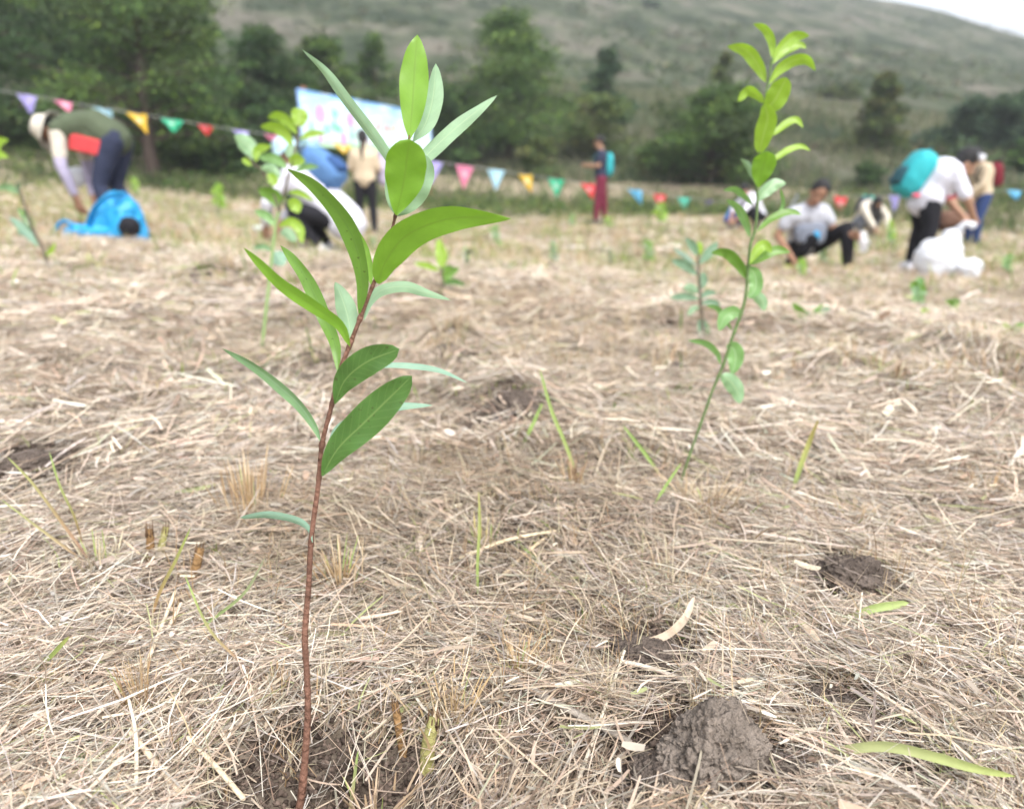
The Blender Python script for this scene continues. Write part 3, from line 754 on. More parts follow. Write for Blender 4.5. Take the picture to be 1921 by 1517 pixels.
# ------------------------------------------------------------------ saplings
def catmull(P, n):
    P = np.array(P, float)
    if len(P) == 2: return P[0] + (P[1] - P[0]) * np.linspace(0, 1, n)[:, None]
    Q = np.vstack([2 * P[0] - P[1], P, 2 * P[-1] - P[-2]])
    seg = np.linalg.norm(np.diff(P, axis=0), axis=1) ** .5; T = np.concatenate([[0], np.cumsum(seg)]); T /= T[-1]
    out = []
    for u in np.linspace(0, 1, n):
        i = min(np.searchsorted(T, u, side='right') - 1, len(P) - 2); f = (u - T[i]) / (T[i + 1] - T[i])
        a, b, c, d = Q[i], Q[i + 1], Q[i + 2], Q[i + 3]
        out.append(.5 * (2 * b + (c - a) * f + (2 * a - 5 * b + 4 * c - d) * f * f + (3 * b - a - 3 * c + d) * f ** 3))
    return np.array(out)
def blade_mesh(P, hw, pk=.5, sh=1.35, roll=0.0, fold=.18, under=False, wave=.0, view=None, nu=9, tipp=.9):
    """leaf blade: P (k,3) centre line, hw half width in metres, pk where it is widest"""
    k = len(P); T = np.gradient(P, axis=0); T /= np.linalg.norm(T, axis=1)[:, None]
    t = np.linspace(0, 1, k); p = tipp * pk / (1 - pk) if pk < .5 else tipp * pk / (1 - pk)
    q = tipp; w = np.clip(t, 0, 1) ** p * np.clip(1 - t, 0, 1) ** q; w /= (p / (p + q)) ** p * (q / (p + q)) ** q
    w = w * (1 + .05 * vnoise(np.stack([t * 7, np.full(k, P[0][0] * 91), np.full(k, P[0][2] * 57)], -1), 3)); w = np.maximum(w * hw, hw * .045 * (1 - t))
    V = []; UV = []
    for i in range(k):
        vd = (CAM - P[i]) if view is None else np.array(view, float)
        N = vd - T[i] * np.dot(vd, T[i]); N /= np.linalg.norm(N) + 1e-9
        S = np.cross(T[i], N)
        r = roll[0] + (roll[1] - roll[0]) * t[i] if isinstance(roll, tuple) else roll
        c, s = math.cos(r), math.sin(r); S2 = S * c + N * s; N2 = N * c - S * s
        ww = w[i] / max(math.cos(r), .3)
        for j in range(nu):
            u = -1 + 2 * j / (nu - 1)
            und = wave * math.sin(t[i] * 17 + (2 if u > 0 else 0)) * u * u * hw
            V.append(P[i] + S2 * u * ww * math.cos(fold) + N2 * ((abs(u) ** 1.3 * math.sin(fold) * ww + und) * (-1 if under else 1)))
            UV.append((.5 + u * .5, t[i]))
    F = []
    for i in range(k - 1):
        for j in range(nu - 1):
            a = i * nu + j; f = (a, a + 1, a + nu + 1, a + nu)
            F.append(f[::-1] if under else f)
    return np.array(V), np.array(F), np.array(UV)
LM = {
 'bright': leaf_mat('leaf_bright', (.22, .415, .05), (.31, .45, .20), (.20, .34, .05), .42),
 'green': leaf_mat('leaf_green', (.155, .30, .05), (.30, .43, .28), (.14, .26, .06), .36, spots=.55),
 'deep': leaf_mat('leaf_deep', (.085, .185, .045), (.28, .40, .29), (.20, .31, .10), .28, spots=.5),
 'pale': leaf_mat('leaf_pale', (.15, .27, .06), (.245, .385, .235), (.33, .46, .28), .25, rough=.6),
 'glau': leaf_mat('leaf_glaucous', (.17, .30, .14), (.22, .36, .27), (.30, .43, .30), .22, rough=.6),
 'lime': leaf_mat('leaf_lime', (.31, .49, .06), (.36, .50, .20), (.46, .58, .22), .45),
 'mint': leaf_mat('leaf_mint', (.20, .38, .13), (.27, .44, .25), (.42, .55, .34), .35),
 'dull': leaf_mat('leaf_dull', (.05, .10, .045), (.25, .34, .27), (.2, .28, .12), .2),
 'blue': leaf_mat('leaf_bluish', (.16, .28, .18), (.30, .42, .36), (.36, .46, .34), .3, rough=.6),
}
m_stemA = mat('stem_reddish', (.165, .085, .058), rough=.7, spec=.2, var=.4, sc=45, bump=.5, bsc=160)
m_stemG = mat('stem_green', (.10, .16, .05), rough=.6, spec=.3, var=.2, sc=60, bump=.3, bsc=300)
m_stemY = mat('stem_pale_green', (.22, .32, .12), rough=.6, spec=.3, var=.15, sc=60)
m_stemB = mat('stem_brown', (.12, .10, .07), rough=.75, spec=.2, var=.25, sc=60, bump=.3, bsc=250)
def sapling(name, label, group, stems, leaves, dep, nodes=0.0, smats=None, dlean=0.0, scale_px=1.0):
    """stems: lists of (px, py, radius px); leaves: (points, half width px, material, options)"""
    b0 = stems[0][0]
    ymin = min(min(p[1] for p in s) for s in stems)
    def dd(py): return dep + dlean * (b0[1] - py) / max(b0[1] - ymin, 1)
    base = unproj(b0[0], b0[1], dep)
    gzb = G(base[0], base[1])
    root = empty(name, tuple(base), label, 'sapling', group)
    loc = np.array(root.location)
    for si, s in enumerate(stems):
        P = [unproj(p[0], p[1], dd(p[1])) for p in s]
        if si == 0 and base[2] > gzb - .01:      # root collar goes into the soil below
            P = [np.array([base[0], base[1], gzb - .02])] + P; rr = [s[0][2] * 1.05] + [p[2] for p in s]
        else: rr = [p[2] for p in s]
        n = len(P) * (12 if nodes else 7)
        C = catmull(P, n); rad = np.interp(np.linspace(0, 1, n), np.linspace(0, 1, len(rr)), rr)
        rad = np.array([r / FPX * dd(b0[1]) for r in rad]) * (.88 if nodes else 1)
        if nodes:
            rad = rad * (1 + nodes * vnoise(np.stack([np.arange(n) * .5, np.zeros(n), np.zeros(n)], -1), 5 + si))
            for lf in leaves:
                q = unproj(lf[0][0][0], lf[0][0][1], dd(lf[0][0][1])); k_ = int(np.argmin(np.linalg.norm(C - q, axis=1)))
                rad[max(k_ - 1, 0):k_ + 1] *= 1.16
            rad = np.minimum(rad, np.interp(np.linspace(0, 1, n), np.linspace(0, 1, len(rr)), rr) / FPX * dd(b0[1]) * 1.35)
        mb = MB(); mb.tube(C - loc, rad, 10)
        mb.build('stem', smats[si] if smats else m_stemG, root)
    for lf in leaves:
        pts, hw, mk = lf[:3]; o = lf[3] if len(lf) > 3 else {}
        d0 = dd(pts[0][1]) + o.get('d', 0); d1 = d0 + o.get('dz', 0.0)
        dm = o.get('dm', 0.0)
        k = len(pts); P3 = []
        for i, (px, py) in enumerate(pts):
            f = i / (k - 1); P3.append(unproj(px, py, d0 + (d1 - d0) * f + dm * 4 * f * (1 - f)))
        C = catmull(P3, 22)
        V, F, UV = blade_mesh(C, hw / FPX * d0 * scale_px, o.get('pk', .5), 1.3, o.get('roll', 0.0), o.get('fold', .2), o.get('under', False), o.get('wave', .09), tipp=o.get('tipp', .8))
        ob = link('leaf', mesh_np('leaf', V - loc, F, uv=UV), LM[mk], root)
    return root
U = dict(under=True)
A_st = [(540, 1600, 9.5), (560, 1520, 9), (568, 1470, 8.2), (577, 1350, 7.2), (576, 1270, 6.8), (572, 1190, 6.6), (579, 1100, 6.2), (584, 1010, 5.8), (597, 910, 5.4), (604, 835, 5.4), (621, 765, 5), (636, 700, 4.8), (657, 645, 4.8), (679, 588, 4.8), (701, 532, 4.6), (715, 500, 3.8), (734, 435, 3.4), (742, 403, 3.0), (752, 350, 2.6), (762, 290, 2.4), (768, 255, 2.0)]
A_lv = [
 ([(768, 262), (774, 200), (778, 130), (783, 65)], 27, 'bright', dict(pk=.53, fold=.16, dz=-.01)),
 ([(774, 266), (797, 235), (812, 185), (818, 120)], 19, 'pale', dict(U, pk=.55, roll=.35, d=.012, dz=.03)),
 ([(768, 330), (800, 292), (860, 236), (933, 179)], 15, 'pale', dict(U, pk=.5, roll=.3, d=.01, dz=.05)),
 ([(752, 345), (722, 285), (655, 195), (610, 135), (568, 94)], 11, 'pale', dict(U, pk=.45, roll=.45, d=.008, dz=.04)),
 ([(743, 403), (757, 345), (763, 300), (770, 262)], 38, 'bright', dict(pk=.60, fold=.12, tipp=.55, dz=-.035, d=-.008)),
 ([(745, 405), (765, 365), (782, 320), (790, 285)], 36, 'pale', dict(U, pk=.55, fold=.1, tipp=.6, dz=-.01, d=.012)),
 ([(744, 403), (735, 370), (733, 330), (728, 296)], 12, 'pale', dict(U, pk=.5, tipp=.6, d=.010)),
 ([(709, 532), (724, 490), (765, 440), (850, 409), (958, 411)], 28, 'bright', dict(pk=.42, roll=-.35, fold=.15, dz=-.05, tipp=.85)),
 ([(674, 592), (681, 530), (668, 462), (640, 405), (592, 350), (537, 316)], 16, 'green', dict(pk=.5, roll=.5, fold=.2, dz=-.06, wave=.1)),
 ([(697, 535), (693, 495), (680, 455), (658, 412)], 8, 'bright', dict(pk=.45, roll=.6, dz=.05, d=.006)),
 ([(657, 650), (638, 610), (592, 576), (532, 536), (490, 496), (456, 464)], 12, 'bright', dict(pk=.45, roll=.55, dz=-.03, d=-.004)),
 ([(634, 700), (630, 650), (612, 602), (578, 528), (550, 487), (525, 460)], 14, 'green', dict(pk=.5, roll=.3, dz=.04, d=.006, wave=.12)),
 ([(656, 636), (655, 605), (645, 568), (629, 529)], 20, 'pale', dict(U, pk=.5, roll=.15, fold=.3, dz=.02, d=.004)),
 ([(683, 600), (693, 567), (716, 544), (760, 537), (800, 549), (846, 563)], 11, 'pale', dict(U, pk=.5, roll=.35, dz=.05, d=.002)),
 ([(628, 757), (648, 712), (690, 678), (749, 655)], 27, 'deep', dict(pk=.60, tipp=.6, fold=.15, dz=-.03, d=-.006)),
 ([(638, 712), (690, 690), (740, 684), (820, 693), (877, 718)], 6, 'glau', dict(U, pk=.55, roll=.6, dz=.05, d=.012)),
 ([(604, 892), (635, 840), (686, 790), (735, 742), (773, 705)], 31, 'deep', dict(pk=.55, tipp=.65, fold=.14, dz=-.03, d=-.008)),
 ([(615, 830), (632, 802), (680, 778), (745, 762), (812, 760)], 9, 'glau', dict(U, pk=.6, roll=.4, dz=.05, d=.012)),
 ([(602, 828), (590, 800), (560, 758), (520, 722), (472, 685), (415, 653)], 10, 'glau', dict(pk=.5, roll=.6, dz=.03, d=.004)),
 ([(586, 1017), (578, 990), (552, 975), (505, 966), (450, 971)], 7, 'glau', dict(U, pk=.6, roll=.55, tipp=.5, dz=.02, d=-.004)),
]
sapling('leafy_sapling', 'large sapling in the left foreground with reddish brown stem and long pointed leaves', None, [A_st], A_lv, .66, nodes=.06, smats=[m_stemA])
B_st = [(p[0], p[1], p[2] * .78) for p in [(1277, 907, 3.2), (1295, 850, 3.2), (1314, 796, 3.4), (1327, 760, 3.6), (1335, 736, 3.6), (1357, 684, 4.2), (1372, 638, 4), (1383, 608, 4.2), (1398, 560, 4.2), (1404, 497, 4), (1408, 459, 4), (1417, 428, 3.8), (1421, 380, 3.5), (1419, 340, 3.2), (1425, 290, 3), (1430, 225, 2.8), (1438, 170, 3.2), (1443, 148, 3), (1448, 112, 2.6)]]
B_lv = [
 ([(1449, 110), (1448, 78), (1434, 54), (1413, 45)], 9, 'lime', dict(pk=.5, roll=.3)),
 ([(1450, 120), (1466, 92), (1490, 70), (1519, 67)], 13, 'lime', dict(pk=.5, roll=-.2)),
 ([(1452, 118), (1480, 96), (1500, 85), (1513, 91)], 7, 'lime', dict(pk=.6, roll=.5, d=.02)),
 ([(1437, 155), (1422, 122), (1398, 94), (1364, 87)], 14, 'lime', dict(pk=.5, roll=.25)),
 ([(1441, 160), (1462, 130), (1490, 113), (1515, 113), (1530, 133)], 12, 'lime', dict(pk=.5, roll=-.45)),
 ([(1436, 205), (1452, 190), (1466, 165), (1476, 146)], 23, 'lime', dict(pk=.5, tipp=.55, dz=-.04)),
 ([(1434, 194), (1420, 178), (1402, 170), (1384, 191)], 10, 'lime', dict(pk=.55, roll=.5, tipp=.6)),
 ([(1424, 288), (1432, 255), (1440, 222), (1434, 194)], 20, 'lime', dict(pk=.5, tipp=.6, dz=-.05)),
 ([(1428, 262), (1456, 247), (1480, 229), (1495, 226), (1507, 240)], 8, 'lime', dict(pk=.55, roll=.45)),
 ([(1424, 312), (1455, 297), (1480, 281), (1503, 275), (1521, 283)], 7, 'lime', dict(pk=.5, roll=.45)),
 ([(1423, 352), (1428, 325), (1436, 300), (1440, 284)], 24, 'bright', dict(pk=.62, tipp=.5, dz=-.04, d=-.01)),
 ([(1417, 342), (1410, 325), (1402, 310), (1389, 297)], 7, 'pale', dict(U, pk=.5, roll=.4)),
 ([(1421, 378), (1436, 358), (1455, 345), (1475, 344)], 14, 'mint', dict(U, pk=.5, roll=.3)),
 ([(1430, 428), (1462, 400), (1470, 378), (1463, 352)], 4, 'mint', dict(pk=.6, roll=.7, d=.02)),
 ([(1412, 385), (1397, 368), (1378, 355), (1356, 357)], 7, 'mint', dict(pk=.5, roll=.5)),
 ([(1408, 446), (1399, 416), (1384, 389), (1362, 374)], 9, 'mint', dict(pk=.5, roll=.5)),
 ([(1420, 436), (1440, 416), (1467, 401), (1488, 398), (1504, 403)], 8, 'green', dict(pk=.5, roll=.5)),
 ([(1399, 522), (1384, 493), (1361, 474), (1334, 474)], 12, 'green', dict(pk=.5, roll=.3)),
 ([(1399, 524), (1394, 500), (1382, 480)], 6, 'mint', dict(pk=.5, roll=.4, d=.01)),
 ([(1405, 498), (1428, 484), (1455, 470), (1483, 473)], 11, 'green', dict(pk=.55, roll=.3)),
 ([(1406, 496), (1420, 472), (1434, 460), (1448, 474)], 12, 'lime', dict(pk=.55, roll=.2, d=-.01)),
 ([(1404, 500), (1416, 515), (1418, 538), (1405, 560)], 15, 'mint', dict(pk=.5, tipp=.6)),
 ([(1407, 554), (1420, 556), (1430, 566), (1434, 583)], 12, 'mint', dict(U, pk=.5, tipp=.7)),
 ([(1390, 590), (1376, 586), (1360, 595), (1349, 621)], 15, 'mint', dict(pk=.45, tipp=.7)),
 ([(1374, 620), (1356, 592), (1344, 577), (1325, 573)], 6, 'mint', dict(pk=.5, roll=.4, d=.02)),
 ([(1353, 684), (1344, 660), (1322, 643), (1290, 638)], 7, 'mint', dict(pk=.5, roll=.45)),
 ([(1363, 648), (1377, 655), (1380, 675), (1374, 702)], 18, 'mint', dict(pk=.45, tipp=.7)),
 ([(1353, 703), (1369, 714), (1382, 732), (1388, 757)], 18, 'mint', dict(U, pk=.45, tipp=.7)),
]
sapling('leafy_sapling', 'tall thin sapling right of centre with green stem and rounded lime leaves', None, [B_st], B_lv, 1.29, scale_px=.88, nodes=.08, smats=[m_stemG])
GS = 'planted saplings in the field'
C_lv = [
 ([(560, 240), (561, 225), (563, 203)], 13, 'lime', dict(pk=.65, tipp=.4)),
 ([(558, 252), (540, 228), (520, 217), (502, 222)], 8, 'lime', dict(roll=.4)),
 ([(549, 275), (534, 249), (512, 238), (488, 239)], 9, 'lime', dict(roll=.4)),
 ([(562, 262), (585, 251), (611, 251)], 5, 'lime', dict(roll=.4)),
 ([(475, 300), (470, 280), (456, 265), (440, 254)], 13, 'mint', dict(U, tipp=.7)),
 ([(480, 304), (484, 282), (510, 273)], 7, 'lime', {}),
 ([(539, 317), (515, 298), (484, 295)], 8, 'mint', {}),
 ([(472, 311), (462, 303), (454, 298)], 5, 'lime', {}),
 ([(526, 334), (510, 318), (488, 316)], 8, 'mint', U),
 ([(513, 350), (511, 337), (502, 326)], 9, 'lime', {}),
 ([(549, 300), (546, 284), (539, 272)], 10, 'pale', U),
 ([(544, 312), (556, 301), (573, 302)], 10, 'lime', {}),
 ([(552, 322), (575, 313), (598, 313)], 5, 'mint', {}),
 ([(524, 392), (516, 370), (484, 355)], 12, 'green', dict(roll=.3)),
 ([(540, 362), (562, 362), (589, 377)], 5, 'lime', {}),
 ([(540, 384), (552, 384), (561, 400)], 11, 'lime', {}),
 ([(515, 424), (500, 405), (477, 395)], 7, 'mint', {}),
 ([(522, 425), (545, 416), (562, 430), (567, 458)], 8, 'lime', {}),
 ([(525, 437), (540, 438), (556, 453)], 9, 'pale', U),
 ([(514, 472), (522, 482), (533, 498)], 13, 'glau', U),
 ([(510, 470), (494, 463), (474, 466)], 5, 'glau', {}),
]
sapling('leafy_sapling', 'forked sapling with thin grey green stems standing before the crouching person in white', GS,
        [[(489, 672, 3), (497, 600, 3), (506, 520, 3), (513, 455, 3), (518, 415, 2.8), (523, 398, 2.5)], [(523, 398, 2.4), (539, 340, 2.2), (551, 292, 2), (558, 263, 2), (560, 236, 1.8)], [(523, 396, 2.4), (509, 349, 2.2), (491, 321, 2), (475, 307, 1.8), (465, 293, 1.5)]], C_lv, 2.2, scale_px=1.2, smats=[m_stemY, m_stemB, m_stemB])
D_lv = [([(1308, 480), (1300, 462), (1286, 446)], 8, 'blue', {}), ([(1309, 482), (1311, 468), (1313, 453)], 8, 'lime', {}), ([(1312, 496), (1330, 474), (1347, 454)], 9, 'blue', {}),
 ([(1308, 500), (1284, 480), (1262, 466)], 5, 'blue', U), ([(1308, 516), (1284, 497), (1259, 488)], 9, 'blue', {}), ([(1311, 545), (1318, 528), (1320, 510)], 9, 'blue', {}),
 ([(1310, 550), (1296, 541), (1281, 540)], 9, 'pale', U), ([(1313, 560), (1285, 556), (1255, 558)], 7, 'blue', {}), ([(1313, 560), (1326, 550), (1345, 549)], 6, 'blue', {}),
 ([(1316, 595), (1317, 612), (1316, 637)], 9, 'blue', {}), ([(1318, 600), (1326, 618), (1330, 640)], 6, 'glau', {}), ([(1312, 576), (1300, 580), (1290, 592)], 6, 'pale', U), ([(1314, 570), (1335, 566), (1352, 572)], 6, 'blue', {})]
sapling('leafy_sapling', 'bluish green narrow leaved sapling just left of the tall thin green stemmed one', GS, [[(1322, 642, 3), (1317, 600, 3), (1313, 545, 2.6), (1310, 500, 2.4), (1310, 476, 2)]], D_lv, 2.42, smats=[m_stemB])
E_lv = [([(828, 505), (828, 480), (822, 447)], 11, 'lime', {}), ([(826, 507), (800, 498), (776, 493)], 6, 'lime', {}), ([(830, 535), (840, 515), (862, 502)], 9, 'green', {}),
 ([(832, 533), (852, 528), (874, 536)], 6, 'deep', {}), ([(830, 540), (828, 555), (836, 574)], 6, 'deep', {}), ([(828, 508), (842, 502), (856, 509)], 5, 'green', {})]
sapling('leafy_sapling', 'small bright sapling beside the big horizontal leaf of the reddish stemmed sapling', GS, [[(834, 577, 2.6), (832, 545, 2.6), (828, 503, 2.4)]], E_lv, 3.1, smats=[m_stemB])
F_lv = [([(37, 364), (18, 352), (-8, 352)], 7, 'glau', {}), ([(62, 432), (50, 410), (33, 389)], 8, 'deep', {}), ([(66, 452), (46, 430), (18, 408)], 9, 'glau', U), ([(72, 462), (50, 440), (30, 436)], 6, 'glau', U),
 ([(56, 420), (46, 408), (40, 395)], 5, 'lime', {}), ([(36, 360), (34, 350), (38, 342)], 4, 'dull', {}), ([(84, 480), (96, 470), (104, 455)], 4, 'lime', {})]
sapling('leafy_sapling', 'brown stemmed sapling with few dark leaves near the left edge', GS, [[(95, 527, 3), (88, 492, 3.2), (78, 462, 3), (62, 430, 2.8), (46, 385, 2.4), (36, 356, 2)]], F_lv, 3.2, smats=[m_stemB])
sapling('leafy_sapling', 'sapling cut off by the left edge, only lime leaf tips in view', GS, [[(-22, 470, 3), (-20, 350, 3), (-24, 270, 2.5)]],
        [([(-22, 300), (-5, 268), (16, 262)], 9, 'lime', {}), ([(-22, 310), (-4, 290), (16, 296)], 8, 'lime', {}), ([(-22, 330), (-40, 310), (-60, 315)], 8, 'lime', {}), ([(-24, 272), (-28, 255), (-22, 236)], 9, 'lime', {})], 3.0, smats=[m_stemB])
sapling('leafy_sapling', 'low seedling with two spread leaf pairs in the litter right of the green stem', GS, [[(1519, 612, 2.4), (1519, 590, 2)]],
        [([(1517, 606), (1505, 588), (1486, 568)], 8, 'green', {}), ([(1519, 606), (1517, 592), (1516, 580)], 5, 'pale', U), ([(1522, 606), (1534, 592), (1557, 576)], 9, 'blue', {}), ([(1520, 600), (1530, 585), (1544, 570)], 5, 'green', {})], 2.6, smats=[m_stemB])
H_lv = [([(1890, 640), (1878, 628), (1860, 618)], 7, 'green', {}), ([(1890, 638), (1890, 620), (1884, 604)], 8, 'lime', {}), ([(1892, 636), (1905, 618), (1922, 606)], 8, 'green', {}), ([(1888, 645), (1868, 640), (1858, 625)], 6, 'green', {}), ([(1893, 655), (1902, 650), (1914, 640)], 9, 'deep', {}), ([(1888, 660), (1875, 656), (1866, 660)], 5, 'deep', {})]
sapling('leafy_sapling', 'bushy little green sapling at the right edge, halfway up the picture', GS, [[(1890, 690, 2), (1890, 665, 2), (1890, 636, 2)]], H_lv, 2.3, smats=[m_stemB])
rs = random.Random(5)
def mini(px, py, hpx, wpx, mk, label, n=9, seed=0):
    P, t = ghit(px, py); rs.seed(seed); lv = []
    lean = rs.uniform(-.12, .12)
    for i in range(n):
        f = .25 + .75 * i / (n - 1); a = rs.uniform(-1, 1)
        bx, by = px + lean * hpx * f, py - hpx * f * .92
        L = wpx * rs.uniform(.6, 1.0) * (1.1 - .35 * f); sx = (-1 if i % 2 else 1) * (abs(a) * .7 + .3) if i < n - 1 else .1
        lv.append(([(bx, by), (bx + sx * L * .5, by - L * (.35 + .25 * f)), (bx + sx * L, by - L * rs.uniform(.0, .45) - L * .45 * (i == n - 1))], wpx * rs.uniform(.15, .26), rs.choice(mk), dict(roll=rs.uniform(-.4, .4), under=rs.random() < .3)))
    r = max(1.3, hpx * .025)
    sapling('leafy_sapling', label, GS, [[(px, py, r), (px + lean * hpx * .5, py - hpx * .5, r), (px + lean * hpx, py - hpx * .92, r * .7)]], lv, t, smats=[m_stemB])
mini(412, 405, 56, 20, ['lime', 'bright'], 'light green sapling in front of the dark bush left of the banner', 12, 1)
mini(622, 402, 60, 22, ['mint', 'lime'], 'pale sapling in front of the denim blue backpack', 10, 2)
mini(1146, 503, 34, 12, ['dull', 'deep'], 'tiny dark leaved sapling alone in the mid field below the red trousers', 5, 3)
mini(1040, 500, 46, 16, ['mint', 'blue'], 'greyish green sapling left of the tiny dark leaved one', 9, 4)
mini(874, 505, 40, 14, ['dull', 'mint'], 'thin dark sapling between the horizontal leaf and the middle field', 7, 5)
mini(1238, 428, 44, 22, ['lime', 'bright'], 'light green sapling under the small red flag', 9, 6)
mini(1215, 500, 44, 20, ['mint', 'green'], 'soft green sapling left of the bluish one and further away', 8, 7)
mini(932, 470, 44, 20, ['green', 'mint'], 'small sapling straight below the yellow flag on the right run of bunting', 8, 8)
mini(1672, 468, 50, 20, ['lime', 'mint'], 'sapling between the crouching man and the bending person in black trousers', 9, 9)
mini(1722, 590, 60, 30, ['green', 'mint'], 'leafy sapling in front of the white plastic sack, left of its middle', 10, 10)
mini(1790, 600, 36, 20, ['lime', 'green'], 'low light green sapling in front of the right end of the white sack', 8, 11)
mini(1740, 610, 26, 18, ['lime', 'lime'], 'lowest lime seedling below the white sack', 7, 12)
mini(1505, 528, 40, 18, ['lime', 'bright'], 'lime sapling beside the planting hand of the crouching man', 8, 13)
mini(1545, 505, 52, 18, ['deep', 'green'], 'dark sapling before the knees of the crouching man', 8, 14)
mini(740, 395, 34, 16, ['mint', 'lime'], 'small sapling beside the legs of the woman with the ponytail', 7, 15)
mini(1075, 430, 26, 13, ['lime', 'mint'], 'small sapling a step left of the red trousers', 7, 16)
mini(1141, 432, 24, 13, ['lime', 'lime'], 'small lime sapling at the feet of the person in red trousers', 7, 17)
mini(255, 372, 36, 16, ['lime', 'bright'], 'light sapling behind the blue bag', 9, 18)
mini(1890, 520, 40, 18, ['green', 'mint'], 'green sapling near the right edge beyond the bushy little one', 8, 19)
mini(845, 440, 40, 16, ['mint', 'lime'], 'sapling behind the tip of the big horizontal leaf', 8, 20)
mini(700, 478, 30, 13, ['mint', 'green'], 'little sapling below the feet of the woman with the ponytail', 6, 21)

# ------------------------------------------------------------------ single blades, stalks and tufts that stand out near the camera
m_blade = mat('green_blade', (.30, .42, .10), rough=.5, spec=.3, var=.12, sc=40, attr=True, trans=.38)
def gblade(name, label, cat, pts, hw, c0, c1, lift=.004, roll=.3, fold=.35, mt=None, tipp=.5, pk=.45, group=None, ends=None, up=None):
    """pts: (px, py, height above ground in m or None for the ray point lying at its own depth)"""
    Q = []
    for p in pts:
        if len(p) == 2: P, t = ghit(*p); Q.append(P + np.array([0, 0, lift]))
        else: Q.append(unproj(*p))
    C = catmull(Q, 18); d = np.dot(C[len(C) // 2] - CAM, FWD)
    V, F, UV = blade_mesh(C, hw / FPX * d, pk, 1.2, roll, fold, False, .06, nu=5, tipp=tipp)
    t = UV[:, 1][:, None]; colr = np.array(c0) * (1 - t) + np.array(c1) * t
    base = np.array(Q[0]); o = link(name, mesh_np(name, V - base, F, colr, UV), mt or m_blade)
    o.location = tuple(base); return tag(o, label, cat, group)
LG, YG, ST = (.33, .48, .14), (.42, .50, .17), (.62, .50, .34)
def dof(px, py): return ghit(px, py)[1]
d = dof(1515, 1425)
gblade('grass_shoot', 'broad pale green arching shoot lying across the bare soil at bottom right', 'grass shoot', [(1512, 1428), (1570, 1408, d - .015), (1660, 1398, d - .035), (1760, 1420, d - .05), (1830, 1440, d - .06), (1905, 1456, d - .065)], 10, (.50, .52, .28), (.42, .50, .16), roll=-.35, tipp=.4, pk=.45)
gblade('grass_shoot', 'short green shoot under the broad arching shoot at bottom right', 'grass shoot', [(1545, 1460), (1580, 1450, dof(1580, 1462) - .01), (1620, 1440, dof(1620, 1462) - .01)], 6, LG, YG)
d = dof(1550, 1170)
gblade('grass_shoot', 'flat light green shoot with a torn end left of the dark soil clod', 'grass shoot', [(1535, 1170), (1590, 1158, d - .01), (1640, 1140, d - .015), (1705, 1130, d - .01)], 8, (.30, .42, .12), (.46, .56, .22), roll=-.3, tipp=.3, pk=.7)
gblade('grass_shoot', 'narrow green shoot left of the torn one, pointing up right', 'grass shoot', [(1282, 1182), (1320, 1158, dof(1320, 1170) - .01), (1375, 1132, dof(1375, 1150) - .012)], 4.5, LG, YG)
gblade('grass_shoot', 'upright green shoot with a brown tip right of the green stemmed sapling', 'grass shoot', [(1487, 925), (1500, 880, dof(1487, 925)), (1518, 830, dof(1487, 925)), (1536, 785, dof(1487, 925) - .02)], 5, LG, (.50, .40, .14), tipp=.6, roll=.1)
gblade('grass_shoot', 'green shoot leaning left over the litter, left of the green stem base', 'grass shoot', [(1245, 905), (1210, 850, dof(1245, 905)), (1168, 797, dof(1245, 905))], 3.6, LG, LG, roll=.1)
gblade('grass_shoot', 'thin green shoot leaning right just below the green stem base', 'grass shoot', [(1227, 950), (1250, 910, dof(1227, 950)), (1278, 868, dof(1227, 950))], 2.8, LG, LG, roll=.1)
gblade('grass_shoot', 'long thin curved green shoot rising before the middle soil mound', 'grass shoot', [(1085, 905), (1060, 830, dof(1085, 905)), (1035, 770, dof(1085, 905)), (1012, 690, dof(1085, 905))], 3.6, YG, LG, roll=.1)
gblade('grass_shoot', 'green shoot leaning right at the foot of the middle soil mound', 'grass shoot', [(975, 850), (1000, 795, dof(975, 850)), (1018, 755, dof(975, 850))], 3.6, LG, LG, roll=.1)
gblade('grass_shoot', 'straight green shoot lying right of the two crossed straws', 'grass shoot', [(1055, 1100), (1020, 1060, dof(1020, 1075) - .01), (975, 1020, dof(975, 1040) - .01)], 3.5, LG, LG)
gblade('grass_shoot', 'green shoot lying on the litter in the bottom left corner', 'grass shoot', [(85, 1440), (150, 1418, dof(150, 1425) - .005), (245, 1398, dof(245, 1405) - .008)], 4.5, (.30, .44, .12), LG)
gblade('grass_shoot', 'thin green shoot crossing another, with a pink lower part, left of the reddish stem', 'grass shoot', [(500, 1290), (440, 1230, dof(440, 1250) - .02), (390, 1175, dof(440, 1250) - .03), (345, 1075, dof(440, 1250) - .03)], 2.8, (.50, .22, .22), LG, roll=.1)
gblade('grass_shoot', 'greyish shoot leaning right that crosses the pink based one', 'grass shoot', [(350, 1205), (400, 1160, dof(350, 1205) - .01), (460, 1110, dof(350, 1205) - .02), (500, 1040, dof(350, 1205) - .02)], 3.2, LG, (.30, .30, .20), roll=.1)
gblade('grass_shoot', 'short broad green shoot rising out of a dry tuft at the left edge', 'grass shoot', [(75, 1255), (100, 1225, dof(75, 1270) - .005), (130, 1193, dof(75, 1270) - .01)], 5, LG, (.35, .38, .12), roll=.1, tipp=.3)
gblade('grass_shoot', 'tall thin green and red blade with a curled tip above the left litter', 'grass shoot', [(280, 1180), (300, 1110, dof(280, 1180)), (330, 1050, dof(280, 1180)), (358, 988, dof(280, 1180))], 3.4, (.38, .20, .12), (.33, .42, .12), roll=.1)
